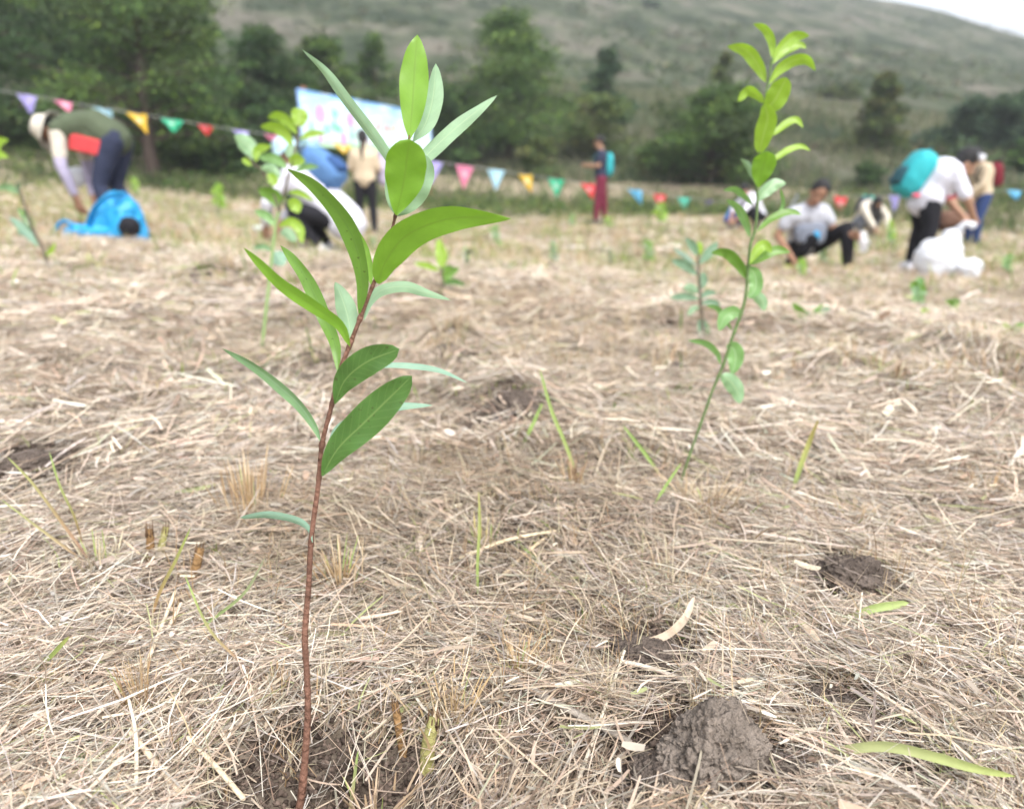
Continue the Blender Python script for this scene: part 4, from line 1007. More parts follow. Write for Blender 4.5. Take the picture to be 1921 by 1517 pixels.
gblade('grass_shoot', 'green shoot in the dark hollow right of the reddish stem', 'grass shoot', [(655, 1545), (662, 1480, dof(655, 1540)), (672, 1405, dof(655, 1540))], 3.4, ST, LG, roll=.1)
gblade('grass_shoot', 'single thin upright green stalk left of the two crossed straws', 'grass shoot', [(897, 1130), (896, 1060, dof(897, 1130)), (900, 980, dof(897, 1130)), (898, 920, dof(897, 1130))], 3, LG, (.42, .40, .15), roll=.1)
gblade('grass_shoot', 'long dull green shoot bridging the litter right of the reddish stem', 'grass shoot', [(435, 1218), (560, 1195, dof(560, 1215) - .01), (680, 1185, dof(680, 1205) - .015), (820, 1198, dof(820, 1215) - .01), (960, 1215)], 5, (.40, .38, .20), (.50, .44, .27), roll=-.2, tipp=.3)
gblade('grass_shoot', 'red and green stalk of the left fan of stalks, reaching highest', 'grass shoot', [(178, 1070), (120, 985, dof(178, 1070) - .01), (60, 905, dof(178, 1070) - .02), (12, 855, dof(178, 1070) - .03)], 2.8, (.40, .20, .16), (.34, .40, .14), roll=.1)
gblade('grass_shoot', 'dark red thin stalk standing right of the left fan of stalks', 'grass shoot', [(162, 1045), (140, 970, dof(162, 1045)), (112, 910, dof(162, 1045)), (92, 845, dof(162, 1045))], 2.2, (.22, .09, .06), LG, roll=.1)
gblade('grass_shoot', 'pink stalk leaning left out of the left fan of stalks', 'grass shoot', [(178, 1072), (100, 1010, dof(178, 1070) - .02), (0, 935, dof(178, 1070) - .04)], 2.5, (.46, .27, .20), (.38, .44, .18), roll=.1)
gblade('dead_grass', 'wide pinkish tan curled strip leaf right of the small upright tuft', 'dead grass', [(1208, 1210), (1250, 1192, dof(1250, 1200) - .008), (1285, 1160, dof(1250, 1200) - .01), (1303, 1118, dof(1250, 1200))], 8, (.58, .46, .34), (.62, .50, .38), roll=.25, mt=m_straw)
GW = 'loose straws lying on the litter'
def stalk(label, a, b, r, c, l0=.006, l1=.006, name='dry_straw', flat=.6):
    P, t = ghit(*a); Q, t2 = ghit(*b); P = P + [0, 0, l0]; Q = Q + [0, 0, l1]
    ang = rng.normal(0, .004, 3); M = (P + Q) / 2 + ang + [0, 0, .002]
    mb = MB(); C = catmull([P, M, Q], 9); mb.tube(C - P, np.linspace(1, .8, 9) * r / FPX * t, 7, flat=flat)
    m = mat('dry_straw', c, rough=.6, spec=.3, var=.14, sc=120, bump=.2, bsc=400)
    o = mb.build(name, m); o.location = tuple(P); return tag(o, label, 'straw', GW)
stalk('thick cream straw lying up to the right in the middle of the litter', (865, 1065), (1040, 1012), 5, (.72, .60, .40), .016, .014)
stalk('cream straw crossing under the thick one, steeper', (940, 1092), (1025, 1018), 4.5, (.66, .52, .34), .008, .008)
stalk('flat pale strip of straw left of the thick cream one', (785, 1032), (822, 966), 8, (.66, .55, .44), .008, .008, flat=.2)
stalk('flat tan strip of straw right of the thick cream one', (1076, 1035), (1048, 958), 8, (.60, .46, .33), .012, .008, flat=.2)
stalk('long grey split stalk at bottom centre, lying down to the right', (960, 1285), (1178, 1400), 9, (.30, .26, .215), .008, .006, flat=.45)
stalk('thin grey stalk lying beside the split grey one', (985, 1270), (1215, 1345), 4, (.50, .44, .36), .022, .012)
stalk('long pale stalk over the bottom edge left of the large soil clod', (1075, 1510), (1170, 1250), 4, (.62, .56, .44), .012, .02)
stalk('broad pale stalk at the bottom edge, lying up to the right', (340, 1515), (255, 1425), 7, (.62, .50, .36), .02, .03)
stalk('straight cream stalk in the dark hollow left of the reddish stem', (460, 1530), (360, 1425), 6, (.66, .54, .38), .02, .025)
stalk('pale broken stalk standing near vertical at the bottom left', (262, 1510), (250, 1360), 4, (.70, .62, .48), .02, .03)
stalk('cream stalk leaning up right above the left tuft', (275, 1290), (335, 1150), 4.5, (.68, .58, .42), .02, .03)
stalk('long thin brown stalk lying left of the arching green shoot', (1570, 1210), (1880, 1480), 4, (.40, .30, .21), .02, .02)
stalk('grey brown twig right of the middle soil patch', (1190, 1100), (1290, 1120), 6, (.20, .14, .10), .01, .01, name='twig')
stalk('bleached flat stalk at the right edge below the dark soil clod', (1790, 1230), (1921, 1290), 6, (.62, .57, .48), .014, .02, flat=.4)
stalk('cream stalk lying near the right edge, pointing down right', (1640, 1330), (1921, 1560), 4.5, (.60, .50, .38), .02, .02)
stalk('pinkish flat strip right of the arching green shoot', (1720, 1350), (1790, 1400), 9, (.52, .38, .30), .01, .01, flat=.2)
stalk('white split stalk across the soil above the large clod', (1160, 1270), (1290, 1310), 6, (.58, .52, .43), .02, .02)
GT2 = 'dry tufts standing in the litter'
def tuft(px, py, hpx, n, spread, label, cols=None, green=0.1, fan=.35, wpx=1.3, sd=0):
    P, t = ghit(px, py); r2 = np.random.default_rng(sd + 900)
    h = hpx / FPX * t * r2.uniform(.45, 1.1, n); a = r2.uniform(0, 6.28, n); q = np.abs(r2.normal(0, 1, n)) * spread / FPX * t * .5
    x = np.cos(a) * q; y = np.sin(a) * q; K = 6; T = np.linspace(0, 1, K)[None]
    ln = np.abs(r2.normal(fan, fan * .6, n)) * h
    PX = x[:, None] + np.cos(a)[:, None] * ln[:, None] * T ** 1.3; PY = y[:, None] + np.sin(a)[:, None] * ln[:, None] * T ** 1.3
    PZ = -.006 + h[:, None] * T * (1 - .25 * T * (ln / h)[:, None])
    b = r2.uniform(-.8, .8, n); H = np.stack([np.cos(b), np.sin(b), np.zeros(n)], -1)
    cc = np.array(cols if cols is not None else [(.56, .40, .22), (.64, .50, .33), (.46, .31, .17)]); c = cc[r2.choice(len(cc), n)] * r2.uniform(.8, 1.15, (n, 1))
    g = r2.random(n) < green; c[g] = (.34, .42, .14)
    o = link('grass_tuft', strips('grass_tuft', np.stack([PX, PY, PZ], -1), H, np.full(n, wpx / FPX * t) * r2.uniform(.6, 1.6, n), c, (.9, 1, .9, .7, .3)), m_straw)
    o.location = tuple(P); return tag(o, label, 'grass tuft', GT2)
tuft(468, 962, 120, 90, 46, 'dense tan tuft of stubble behind the lowest leaf of the reddish stemmed sapling', green=.06, fan=.14, sd=1)
tuft(182, 1075, 90, 40, 26, 'pale tuft at the foot of the left fan of red stalks', [(.68, .60, .42), (.60, .50, .32)], .1, .3, sd=2)
tuft(268, 1335, 130, 60, 24, 'tall brown tuft with a dark base left of the dark hollow', [(.50, .36, .20), (.40, .26, .14), (.60, .46, .30)], .05, .25, sd=3)
tuft(80, 1290, 70, 90, 30, 'broom shaped brown tuft lying over at the left edge', [(.46, .34, .22), (.56, .42, .27)], .04, 1.1, sd=4)
tuft(972, 1265, 90, 60, 30, 'spiky dry tuft beside the small soil lump in the middle', None, .08, .4, sd=5)
tuft(1082, 1196, 60, 26, 12, 'small slim tuft leaning right, left of the middle soil patch', None, .1, .3, sd=6)
tuft(900, 1030, 90, 20, 18, 'thin upright tuft above the thick cream straw', [(.52, .44, .20), (.60, .48, .30)], .3, .12, sd=7)
tuft(640, 1110, 110, 60, 38, 'loose stubble tuft just right of the reddish stem', None, .12, .3, sd=8)
tuft(850, 1350, 120, 50, 60, 'tan tuft on the rim of the dark hollow', [(.55, .40, .22), (.62, .48, .30)], .02, .3, wpx=1.8, sd=9)
tuft(520, 1300, 80, 24, 20, 'small brown tuft on the rim just left of the reddish stem', None, .05, .25, sd=10)
tuft(700, 1545, 150, 60, 90, 'coarse tuft at the bottom edge right of the reddish stem', [(.52, .38, .24), (.60, .46, .32)], .06, .5, wpx=2.2, sd=11)
tuft(930, 1530, 110, 40, 80, 'coarse tuft at the bottom edge in the middle', [(.48, .36, .25), (.60, .48, .36)], .02, .5, wpx=2.2, sd=12)
tuft(1075, 920, 80, 30, 20, 'brown tuft left of the green stem base', [(.42, .28, .16), (.52, .38, .24)], .1, .2, sd=13)
tuft(1600, 990, 60, 70, 60, 'low tangled tuft left of the far end of the bare patch', [(.50, .38, .24)], .05, .8, sd=14)
tuft(1860, 930, 55, 60, 46, 'orange brown tuft near the right edge', [(.50, .32, .15), (.58, .42, .24)], .05, .7, sd=15)
tuft(1330, 960, 70, 90, 120, 'wide tangled tuft below the green stemmed sapling', [(.42, .32, .20), (.50, .40, .27)], .05, .9, sd=16)
tuft(1815, 1440, 90, 50, 60, 'yellowish tuft behind the end of the arching shoot', [(.62, .50, .30), (.5, .44, .22)], .15, .5, sd=17)
# cut woody stubs
m_stub = mat('cut_stub', (.27, .16, .07), rough=.8, spec=.2, var=.35, sc=60, bump=.6, bsc=200)
m_stub2 = mat('cut_stub_dark', (.16, .10, .06), rough=.9, spec=.1, var=.4, sc=60, bump=.6, bsc=200)
m_stubg = mat('cut_stub_green', (.33, .31, .12), rough=.7, spec=.2, var=.3, sc=60, bump=.4, bsc=200)
def stub(a, b, r, mt, label, sd):
    P, t = ghit(*a); Q = unproj(b[0], b[1], t + .004); d = r / FPX * t; r2 = np.random.default_rng(sd)
    root = empty('cut_stub', tuple(P), label, 'plant stub', 'cut plant stubs')
    mb = MB(); C = catmull([np.array([0, 0, -.01]), (Q - P) * .5 + r2.normal(0, d * .3, 3), (Q - P)], 8); mb.tube(C, np.linspace(1.15, .8, 8) * d, 9, caps=False); mb.build('stalk', mt, root)
    sb = MB()
    for k in range(7):
        an = k * .9; o = np.array([math.cos(an), math.sin(an), 0]) * d * .7
        sb.tube([(Q - P) * .8 + o, (Q - P) + o * 1.2 + np.array([0, 0, d * r2.uniform(.3, 2.2)])], [d * .28, d * .06], 5, caps=False)
    sb.build('splinters', m_stub2, root)
stub((280, 1062), (281, 992), 8, m_stub, 'orange brown cut stub, the left one of a pair in the left litter', 1)
stub((296, 1050), (312, 988), 7, m_stubg, 'yellowish cut stub leaning right, the right one of a pair', 2)
stub((355, 1092), (376, 1028), 9, m_stub, 'short thick orange stub with a dark foot, right of the pair of stubs', 3)
stub((760, 1420), (740, 1318), 8, m_stub, 'dark orange bent stub on the edge of the dark hollow', 4)
stub((800, 1440), (815, 1345), 14, m_stubg, 'thick yellow green cut stub in the dark hollow', 5)
stub((1075, 925), (1078, 878), 4, m_stub2, 'thin dark broken stub left of the green stem base', 6)

# ------------------------------------------------------------------ clods of earth
GC = 'clods of earth'
m_clod = mat('clod_earth', (.155, .125, .105), rough=.98, spec=.05, var=.4, sc=38, bump=1.0, bsc=150)
m_clodl = mat('clod_earth_dry', (.25, .21, .175), rough=.98, spec=.05, var=.4, sc=38, bump=1.0, bsc=150)
def clod(px, py, hw, hh, label, mt=m_clod, sd=0, sink=.35, am=.30):
    P, t = ghit(px, py); rx = hw / FPX * t; rz = hh / FPX * t
    import bmesh
    bm = bmesh.new(); bmesh.ops.create_icosphere(bm, subdivisions=6, radius=1.0)
    V = np.array([v.co[:] for v in bm.verts]); F = np.array([[v.index for v in f.verts] for f in bm.faces]); bm.free()
    off = sd * 13.7
    n = fbm3(V + off, 1.3, sd, 3) * am + fbm3(V + off, 4.0, sd + 5, 3) * am * .42 + fbm3(V + off, 13, sd + 9, 3) * am * .42 + fbm3(V + off, 34, sd + 11, 2) * am * .16
    cr = np.abs(fbm3(V + off, 2.6, sd + 20, 2)); n = n - .13 * np.clip(1 - cr * 11, 0, 1) + .10 * fbm3(V + off, 2.2, sd + 31, 1)
    V = V * (1 + n)[:, None] * np.array([rx, rx * .8, rz])
    o = link('soil_clod', mesh_np('soil_clod', V, F), mt); o.location = (P[0], P[1] + rx * .3, P[2] + rz * .12)
    o.rotation_euler = (0, 0, sd * .8); return tag(o, label, 'soil clod', GC)
for c_ in CLODS: clod(c_[0], c_[1], c_[2], c_[3], c_[4], m_clodl if c_[5] else m_clod, c_[6])
# ------------------------------------------------------------------ people
def M(name, c, **k): k.setdefault('rough', .85); k.setdefault('spec', .15); k.setdefault('var', .08); k.setdefault('sc', 14); k.setdefault('bump', .8); k.setdefault('bsc', 11); return mat(name, c, **k)
skin = M('skin', (.42, .25, .17), rough=.55, var=.05, bump=0)
skin2 = M('skin_tanned', (.34, .19, .125), rough=.55, var=.05, bump=0)
hairm = M('hair_black', (.012, .011, .011), rough=.45, spec=.4, bsc=120)
eyem = M('eye_dark', (.02, .015, .012), bump=0); lipm = M('lips', (.36, .14, .11), bump=0)
def nrm(v): v = np.array(v, float); return v / (np.linalg.norm(v) + 1e-9)
def person(pos, heading, J, style, label, s=1.0, group=None):
    """J holds the joints in metres: x forward, y to the person's left, z up"""
    root = empty('person', tuple(pos), label, 'person', group, rz=heading)
    J = {k: (np.array(v, float) * s if not isinstance(v, (list, dict)) or not isinstance(v[0], (list, tuple)) else v) for k, v in J.items()}
    pel, chest, neck, head = J['pel'], J['chest'], J['neck'], J['head']
    fdir = nrm(J['face']); hup = nrm(head - neck); hup = nrm(hup - fdir * np.dot(hup, fdir)); hl = np.cross(hup, fdir)
    HM = np.stack([fdir, hl, hup], 1)
    Y = np.array([0, 1.0, 0]); tw = J.get('twist', np.array([0, 1.0, 0])); tw = nrm(tw)
    sh = {1: chest + tw * .165 * s + (neck - chest) * .35, -1: chest - tw * .165 * s + (neck - chest) * .35}
    hp = {1: pel + Y * .085 * s, -1: pel - Y * .085 * s}
    el = {1: J['elL'], -1: J['elR']}; wr = {1: J['wrL'], -1: J['wrR']}
    kn = {1: J['knL'], -1: J['knR']}; an = {1: J['anL'], -1: J['anR']}
    mid = J['mid'] if 'mid' in J else (pel + chest) / 2
    def torso(mb, f, lo=0.0):
        b = pel + (mid - pel) * lo
        mb.tube([b, mid, chest], [.125 * s * f, .115 * s * f, .125 * s * f], 12)
        for q in (1, -1):
            mb.tube([b + Y * .06 * s * q, mid + Y * .055 * s * q, chest + tw * .085 * s * q], [.105 * s * f, .098 * s * f, .108 * s * f], 12)
        mb.tube([sh[1], chest + (neck - chest) * .45, sh[-1]], [.062 * s * f, .085 * s * f, .062 * s * f], 10)
    def arm(mb, q, f, t0=0.0, t1=2.0, add=0.0):
        pts = [sh[q], el[q], wr[q]]; rr = [.054 * s, .042 * s, .028 * s]
        out = [pts[0]]; ro = [rr[0] * f + add]
        if t1 <= 1: out.append(pts[0] + (pts[1] - pts[0]) * t1); ro.append((rr[0] + (rr[1] - rr[0]) * t1) * f + add)
        else:
            out.append(pts[1]); ro.append(rr[1] * f + add); u = t1 - 1
            out.append(pts[1] + (pts[2] - pts[1]) * u); ro.append((rr[1] + (rr[2] - rr[1]) * u) * f + add)
        mb.tube(out, ro, 10)
    def leg(mb, q, f, t1=1.0, add=0.0):
        a = kn[q] + (an[q] - kn[q]) * t1
        calf = kn[q] + (an[q] - kn[q]) * .35 - nrm(np.cross(an[q] - kn[q], Y)) * 0
        mb.tube([hp[q], (hp[q] + kn[q]) / 2, kn[q], calf, a], [.092 * s * f + add, .078 * s * f + add, .056 * s * f + add, .055 * s * f + add, (.055 + (.036 - .055) * t1) * s * f + add], 11)
    # --- body: one continuous surface with head, hands and five fingers each
    b = MB(); torso(b, .9)
    b.tube([chest + (neck - chest) * .4, neck, head - hup * .03 * s], [.06 * s, .052 * s, .052 * s], 10)
    b.ball(head + hup * .03 * s - fdir * .012 * s, (.095 * s, .076 * s, .10 * s), M=HM)
    b.ball(head - hup * .035 * s + fdir * .022 * s, (.068 * s, .056 * s, .075 * s), M=HM)
    b.tube([head + fdir * .084 * s + hup * .012 * s, head + fdir * .104 * s - hup * .022 * s], [.009 * s, .0155 * s], 8)
    for q in (1, -1):
        b.ball(head + hl * .077 * s * q - fdir * .008 * s - hup * .008 * s, (.018 * s, .009 * s, .03 * s), 10, 6, M=HM)
        arm(b, q, 1.0); leg(b, q, .93)
        d = nrm(wr[q] - el[q]); pn = J.get('palmL' if q > 0 else 'palmR', np.array([0, -q, 0.0])); pn = nrm(pn - d * np.dot(pn, d)); sd = np.cross(d, pn)
        pc = wr[q] + d * .05 * s
        for k in range(4): b.tube([wr[q] + sd * (k - 1.5) * .010 * s, wr[q] + d * .085 * s + sd * (k - 1.5) * .0195 * s], [.017 * s, .0125 * s], 8)
        for k, L in enumerate((.068, .078, .073, .056)):
            o = wr[q] + d * .085 * s + sd * (k - 1.5) * .021 * s; L *= s; cu = J.get('curl', .55)
            if hasattr(cu, '__len__'): cu = float(cu[0])
            p1 = o + (d * math.cos(cu * .5) + pn * math.sin(cu * .5)) * L * .45
            p2 = p1 + (d * math.cos(cu * 1.3) + pn * math.sin(cu * 1.3)) * L * .32
            p3 = p2 + (d * math.cos(cu * 2.0) + pn * math.sin(cu * 2.0)) * L * .26
            b.tube([o, p1, p2, p3], [.0095 * s, .009 * s, .0085 * s, .007 * s], 7)
        tb = wr[q] + d * .028 * s - sd * .024 * s
        b.tube([tb, tb + d * .03 * s - sd * .026 * s + pn * .01 * s, tb + d * .058 * s - sd * .03 * s + pn * .024 * s], [.0125 * s, .0105 * s, .0085 * s], 7)
        f = nrm(J.get('toeL' if q > 0 else 'toeR', np.array([1, 0, 0])))
        b.tube([an[q] + np.array([0, 0, .0]), an[q] - f * .03 * s - np.array([0, 0, .045 * s]), an[q] + f * .12 * s - np.array([0, 0, .05 * s])], [.036 * s, .032 * s, .026 * s], 9)
    b.build('body', style.get('skin', skin), root, remesh=.0085, smooth_it=3)
    for q in (1, -1):
        e = MB(); e.ball(head + fdir * .078 * s + hl * .031 * s * q + hup * .018 * s, (.008 * s, .015 * s, .008 * s), 10, 6, M=HM); e.build('eye', eyem, root)
        f = nrm(J.get('toeL' if q > 0 else 'toeR', np.array([1, 0, 0])))
        sm = MB(); a = an[q] - np.array([0, 0, .045 * s])
        sm.tube([a - f * .055 * s, a + f * .06 * s, a + f * .165 * s], [.046 * s, .046 * s, .038 * s], 12, flat=.95)
        sm.tube([a, a + np.array([0, 0, .05 * s])], [.046 * s, .046 * s], 10)
        sm.build('shoe', style['shoe'], root, remesh=.012, smooth_it=3)
    e = MB(); e.ball(head + fdir * .082 * s - hup * .052 * s, (.007 * s, .024 * s, .008 * s), 10, 6, M=HM); e.build('mouth', lipm, root)
    # --- clothes
    t = MB(); t.tube([pel + (mid - pel) * .3, pel], [.118 * s, .128 * s], 12)
    for q in (1, -1):
        t.tube([pel + Y * .05 * s * q + (mid - pel) * .3, pel + Y * .06 * s * q], [.10 * s, .108 * s], 12); leg(t, q, 1.1, style.get('leglen', .97), .008)
    t.build('trousers', style['trousers'], root, remesh=.014, smooth_it=3)
    t = MB(); torso(t, 1.13 * style.get('loose', 1.0), style.get('shirtlow', .1))
    for q in (1, -1): arm(t, q, 1.12, 0, style.get('sleeve', .55), .012)
    t.build('shirt', style['shirt'], root, remesh=.014, smooth_it=4)
    if 'vest' in style:
        t = MB(); torso(t, 1.24, .12); dq = nrm(np.cross(chest - pel, Y)); dq = dq if dq[2] < 0 else -dq
        for q in (1, -1): t.tube([pel * .8 + mid * .2 + dq * .08 * s + Y * .07 * s * q, mid + dq * .10 * s + Y * .07 * s * q, chest * .6 + mid * .4 + dq * .06 * s + Y * .07 * s * q], [.10 * s, .10 * s, .09 * s], 10)
        t.build('vest', style['vest'], root, remesh=.014, smooth_it=4)
        dn = nrm(np.cross(chest - pel, Y)); dn = dn if dn[2] < 0 else -dn
        ax = nrm(chest - pel)
        if 'panel' in style:
            for q in (1, -1):
                t = MB(); c0 = mid + Y * .17 * s * q + dn * .175 * s - ax * .03
                t.box(c0 - ax * .02, (.17 * s, .014 * s, .07 * s), M=np.stack([ax, Y, dn], 1)); t.build('vest_panel', style['panel'], root, remesh=.012, smooth_it=2)
    if 'lower_sleeve' in style:
        t = MB()
        for q in (1, -1):
            p0 = sh[q] + (el[q] - sh[q]) * .72
            t.tube([p0, el[q], el[q] + (wr[q] - el[q]) * .8], [.056 * s, .050 * s, .038 * s], 10)
        t.build('arm_covers', style['lower_sleeve'], root, smooth=True)
    # --- hair, hat
    hr = MB()
    hr.ball(head + hup * .048 * s - fdir * .026 * s, (.098 * s, .088 * s, .098 * s), 18, 12, M=HM)
    hr.ball(head + hup * .01 * s - fdir * .05 * s, (.062 * s, .078 * s, .085 * s), 16, 10, M=HM)
    hk = style.get('hair', 'short')
    if hk == 'ponytail':
        p = head - fdir * .10 * s + hup * .05 * s
        hr.tube([p, p - fdir * .04 * s - hup * .06 * s, p - fdir * .03 * s - hup * .26 * s, p - fdir * .02 * s - hup * .42 * s], [.03 * s, .036 * s, .03 * s, .008], 9)
    if hk == 'long':
        for q in (1, -1, 0):
            p = head + hl * .06 * s * q - fdir * .03 * s + hup * .02 * s; dn = np.array([0, 0, -1.0])
            hr.tube([p, p + dn * .14 * s + fdir * .02 * s, p + dn * .3 * s + fdir * .05 * s], [.05 * s, .045 * s, .02 * s], 9)
    hr.build('hair', style.get('hairm', hairm), root, remesh=.01, smooth_it=2)
    if 'hat' in style:
        h = MB(); c = head + hup * .055 * s - fdir * .008 * s; seg = 28; prof = [(0.0, .098), (.05, .094), (.085, .075), (.102, .03), (.108, -.005), (.125, -.03), (.158, -.062), (.160, -.070), (.150, -.064), (.108, -.025), (.100, -.005), (.09, .03), (.0, .085)]
        V = []; F = []
        for i, (r, z) in enumerate(prof):
            for k in range(seg):
                a = 2 * math.pi * k / seg; V.append(c + s * (fdir * math.cos(a) * r * 1.08 + hl * math.sin(a) * r + hup * (z + .012 * math.sin(3 * a) * (r > .12))))
        for i in range(len(prof) - 1):
            for k in range(seg): F.append((i * seg + k, i * seg + (k + 1) % seg, (i + 1) * seg + (k + 1) % seg, (i + 1) * seg + k))
        h.add(V, F); h.build('hat', style['hat'], root)
    # a bag on the back
    def back_frame():
        ax = nrm(chest - pel); n = nrm(np.cross(ax, Y)); n = n if (n[2] > 0 if abs(ax[2]) < .75 else n[0] < 0) else -n
        return ax, n
    root['_s'] = s
    c, sn = math.cos(heading), math.sin(heading); RM = np.array([[c, -sn, 0], [sn, c, 0], [0, 0, 1]])
    W = lambda p: np.array(pos) + RM @ np.array(p, float)
    ax, n = back_frame()
    return dict(root=root, W=W, R=RM, pel=pel, chest=chest, mid=mid, ax=ax, n=n, sh=sh, head=head, wr=wr, el=el, s=s)

def sbox(c, h, Mx=None, e=.35, nu=28, nv=20, crumple=0.0, sd=0, taper=0.0):
    """rounded, slightly creased box or sack"""
    V = []; F = []
    def pw(v, k): return math.copysign(abs(v) ** k, v)
    for i in range(nv + 1):
        t = -math.pi / 2 + math.pi * i / nv
        for k in range(nu):
            a = 2 * math.pi * k / nu
            V.append((pw(math.cos(t), e) * pw(math.cos(a), e), pw(math.cos(t), e) * pw(math.sin(a), e), pw(math.sin(t), e)))
    for i in range(nv):
        for k in range(nu): F.append((i * nu + k, i * nu + (k + 1) % nu, (i + 1) * nu + (k + 1) % nu, (i + 1) * nu + k))
    V = np.array(V)
    if crumple:
        r = 1 - np.abs(fbm3(V + sd * 5.1, 1.9, sd, 3)) * crumple * 1.8 + fbm3(V + sd * 3.3, 1.1, sd + 3, 2) * crumple
        V = V * r[:, None]
    V[:, :2] *= (1 - taper * (V[:, 2:3] * .5 + .5))
    V = V * np.array(h)
    if Mx is not None: V = V @ np.array(Mx).T
    return V + np.array(c), F
def backpack(pr, m1, m2, label, w=.15, d=.10, h=.22, off=.21, up=.02, strap=None, tilt=0.0):
    """m1 bag cloth, m2 darker pocket and straps; hangs on the person pr"""
    s = pr['s']; ax, n = pr['ax'], pr['n']; Y = np.array([0, 1.0, 0]); c = pr['mid'] * .45 + pr['chest'] * .55 + ax * up + n * off * s
    root = empty('backpack', tuple(pr['W'](c)), label, 'backpack', None)
    L = lambda p: pr['R'] @ (np.array(p) - c)
    Mx = np.stack([n, Y, ax], 1)
    V, F = sbox((0, 0, 0), (d * s, w * s, h * s), pr['R'] @ Mx, .62, crumple=.07, sd=3); b = MB(); b.add(V, F); b.build('bag', m1, root)
    V, F = sbox(pr['R'] @ (n * d * .8 * s - ax * h * .35 * s), (d * .45 * s, w * .72 * s, h * .42 * s), pr['R'] @ Mx, .5, crumple=.06, sd=4); b = MB(); b.add(V, F); b.build('pocket', m2, root)
    for q in (1, -1):
        b = MB(); ps = pr['sh'][q] * .62 + pr['chest'] * .38
        pts = [c - n * d * s + ax * h * .75 * s + Y * .07 * q * s, ps + n * .125 * s, ps + ax * .09 * s, ps - n * .13 * s, ps - n * .15 * s - ax * .15 * s, c - n * d * .6 * s - ax * h * .8 * s + Y * .12 * q * s]
        b.tube([L(p) for p in catmull(pts, 20)], .019 * s, 8, flat=.5); b.build('strap', strap or m2, root)
    b = MB(); b.tube([L(c + ax * h * s + Y * .03 * s), L(c + ax * (h + .04) * s), L(c + ax * h * s - Y * .03 * s)], .008 * s, 7); b.build('handle', m2, root)
    return root
PI = math.pi
black = M('cloth_black', (.018, .018, .022)); navy = M('cloth_navy', (.035, .042, .075)); white = M('cloth_white', (.68, .68, .76)); beige = M('cloth_beige', (.56, .46, .33))
cream = M('cloth_cream', (.62, .57, .48)); olive = M('cloth_olive', (.085, .105, .065)); redc = M('cloth_red', (.62, .07, .075)); lav = M('cloth_lavender', (.46, .42, .56)); denim = M('cloth_denim', (.10, .21, .42))
denim2 = M('cloth_denim_dark', (.04, .09, .22)); maroon = M('cloth_maroon', (.17, .025, .05)); turq = M('cloth_turquoise', (.04, .40, .44), rough=.6); greyc = M('cloth_grey', (.20, .22, .27)); pinkc = M('strap_pink', (.85, .10, .18))
hatc = M('hat_cream', (.58, .54, .46)); hatb = M('hat_pale_blue', (.42, .60, .68)); brownc = M('cloth_brown', (.15, .085, .06)); purple = M('cloth_purple', (.10, .06, .22)); shoeb = M('shoe_dark', (.05, .05, .055)); shoew = M('shoe_white', (.62, .62, .68)); shoel = M('shoe_lime', (.50, .62, .05), rough=.5)
tqd = M('cloth_teal_dark', (.03, .09, .11)); dkred = M('cloth_dark_red', (.16, .02, .03)); greyt = M('cloth_light_grey', (.46, .47, .52)); glove = M('glove_white', (.75, .75, .78)); blue = M('cloth_blue', (.06, .20, .55))
# 1 bending man, facing left, reaching for the blue bag
gp = unproj(224, 436, 6.7); pos1 = (gp[0], gp[1], G(gp[0], gp[1]))
# bend the back until his outline is the photograph's: hips high and to the right, head low to the left
J1 = dict(pel=(-.10, 0, .84), mid=(.07, 0, .965), chest=(.27, 0, .93), neck=(.41, 0, .91), head=(.485, 0, .92), face=(.35, 0, -.93), elL=(.32, .20, .62), wrL=(.27, .13, .33), elR=(.30, -.18, .62), wrR=(.22, -.06, .32),
          knL=(.05, .12, .46), anL=(-.03, .14, .09), knR=(.02, -.10, .46), anR=(-.12, -.12, .09))
p1 = person(pos1, PI, J1, dict(shoe=shoeb, trousers=navy, shirt=cream, sleeve=.75, shirtlow=.35, vest=olive, panel=redc, lower_sleeve=lav, hat=hatc, skin=skin2), 'man in cream bucket hat and olive vest bending over the blue bag on the left', 1.0)
# 2 crouching person in white with the denim backpack, facing left, bent forward
gp = unproj(612, 480, 6.6); pos2 = (gp[0], gp[1], G(gp[0], gp[1]))
J2 = dict(pel=(-.20, 0, .32), mid=(-.02, 0, .50), chest=(.17, 0, .66), neck=(.27, 0, .78), head=(.31, 0, .885), face=(.85, -.2, -.45), elL=(.42, .22, .46), wrL=(.50, .14, .26), elR=(.38, -.24, .48), wrR=(.50, -.12, .28),
          knL=(.24, .20, .42), anL=(-.02, .16, .09), knR=(.26, -.18, .36), anR=(.04, -.14, .09))
p2 = person(pos2, PI * .93, J2, dict(shoe=shoew, trousers=black, shirt=white, sleeve=1.75, loose=1.25, shirtlow=-.15, hat=hatb), 'person in white jacket and pale blue hat crouching with back to the banner', 1.0)
backpack(p2, denim, denim2, 'denim blue backpack on the back of the crouching person in white', .155, .115, .21, .22, .03)
# 3 woman standing, back to the camera
gp = unproj(690, 441, 11.7); pos3 = (gp[0], gp[1], G(gp[0], gp[1]))
ST = dict(pel=(0, 0, .88), chest=(.0, 0, 1.25), neck=(0, 0, 1.42), head=(.015, 0, 1.54), face=(1, 0, -.12), elL=(.02, .23, 1.08), wrL=(.20, .14, 1.02), elR=(.02, -.23, 1.08), wrR=(.20, -.14, 1.02),
          knL=(.02, .11, .48), anL=(-.01, .12, .09), knR=(.02, -.11, .48), anR=(-.01, -.12, .09))
p3 = person(pos3, PI * .52, ST, dict(shoe=shoeb, trousers=black, shirt=beige, sleeve=1.6, hair='ponytail', loose=1.05), 'woman with a long dark ponytail and beige top standing back to camera below the banner', .96)
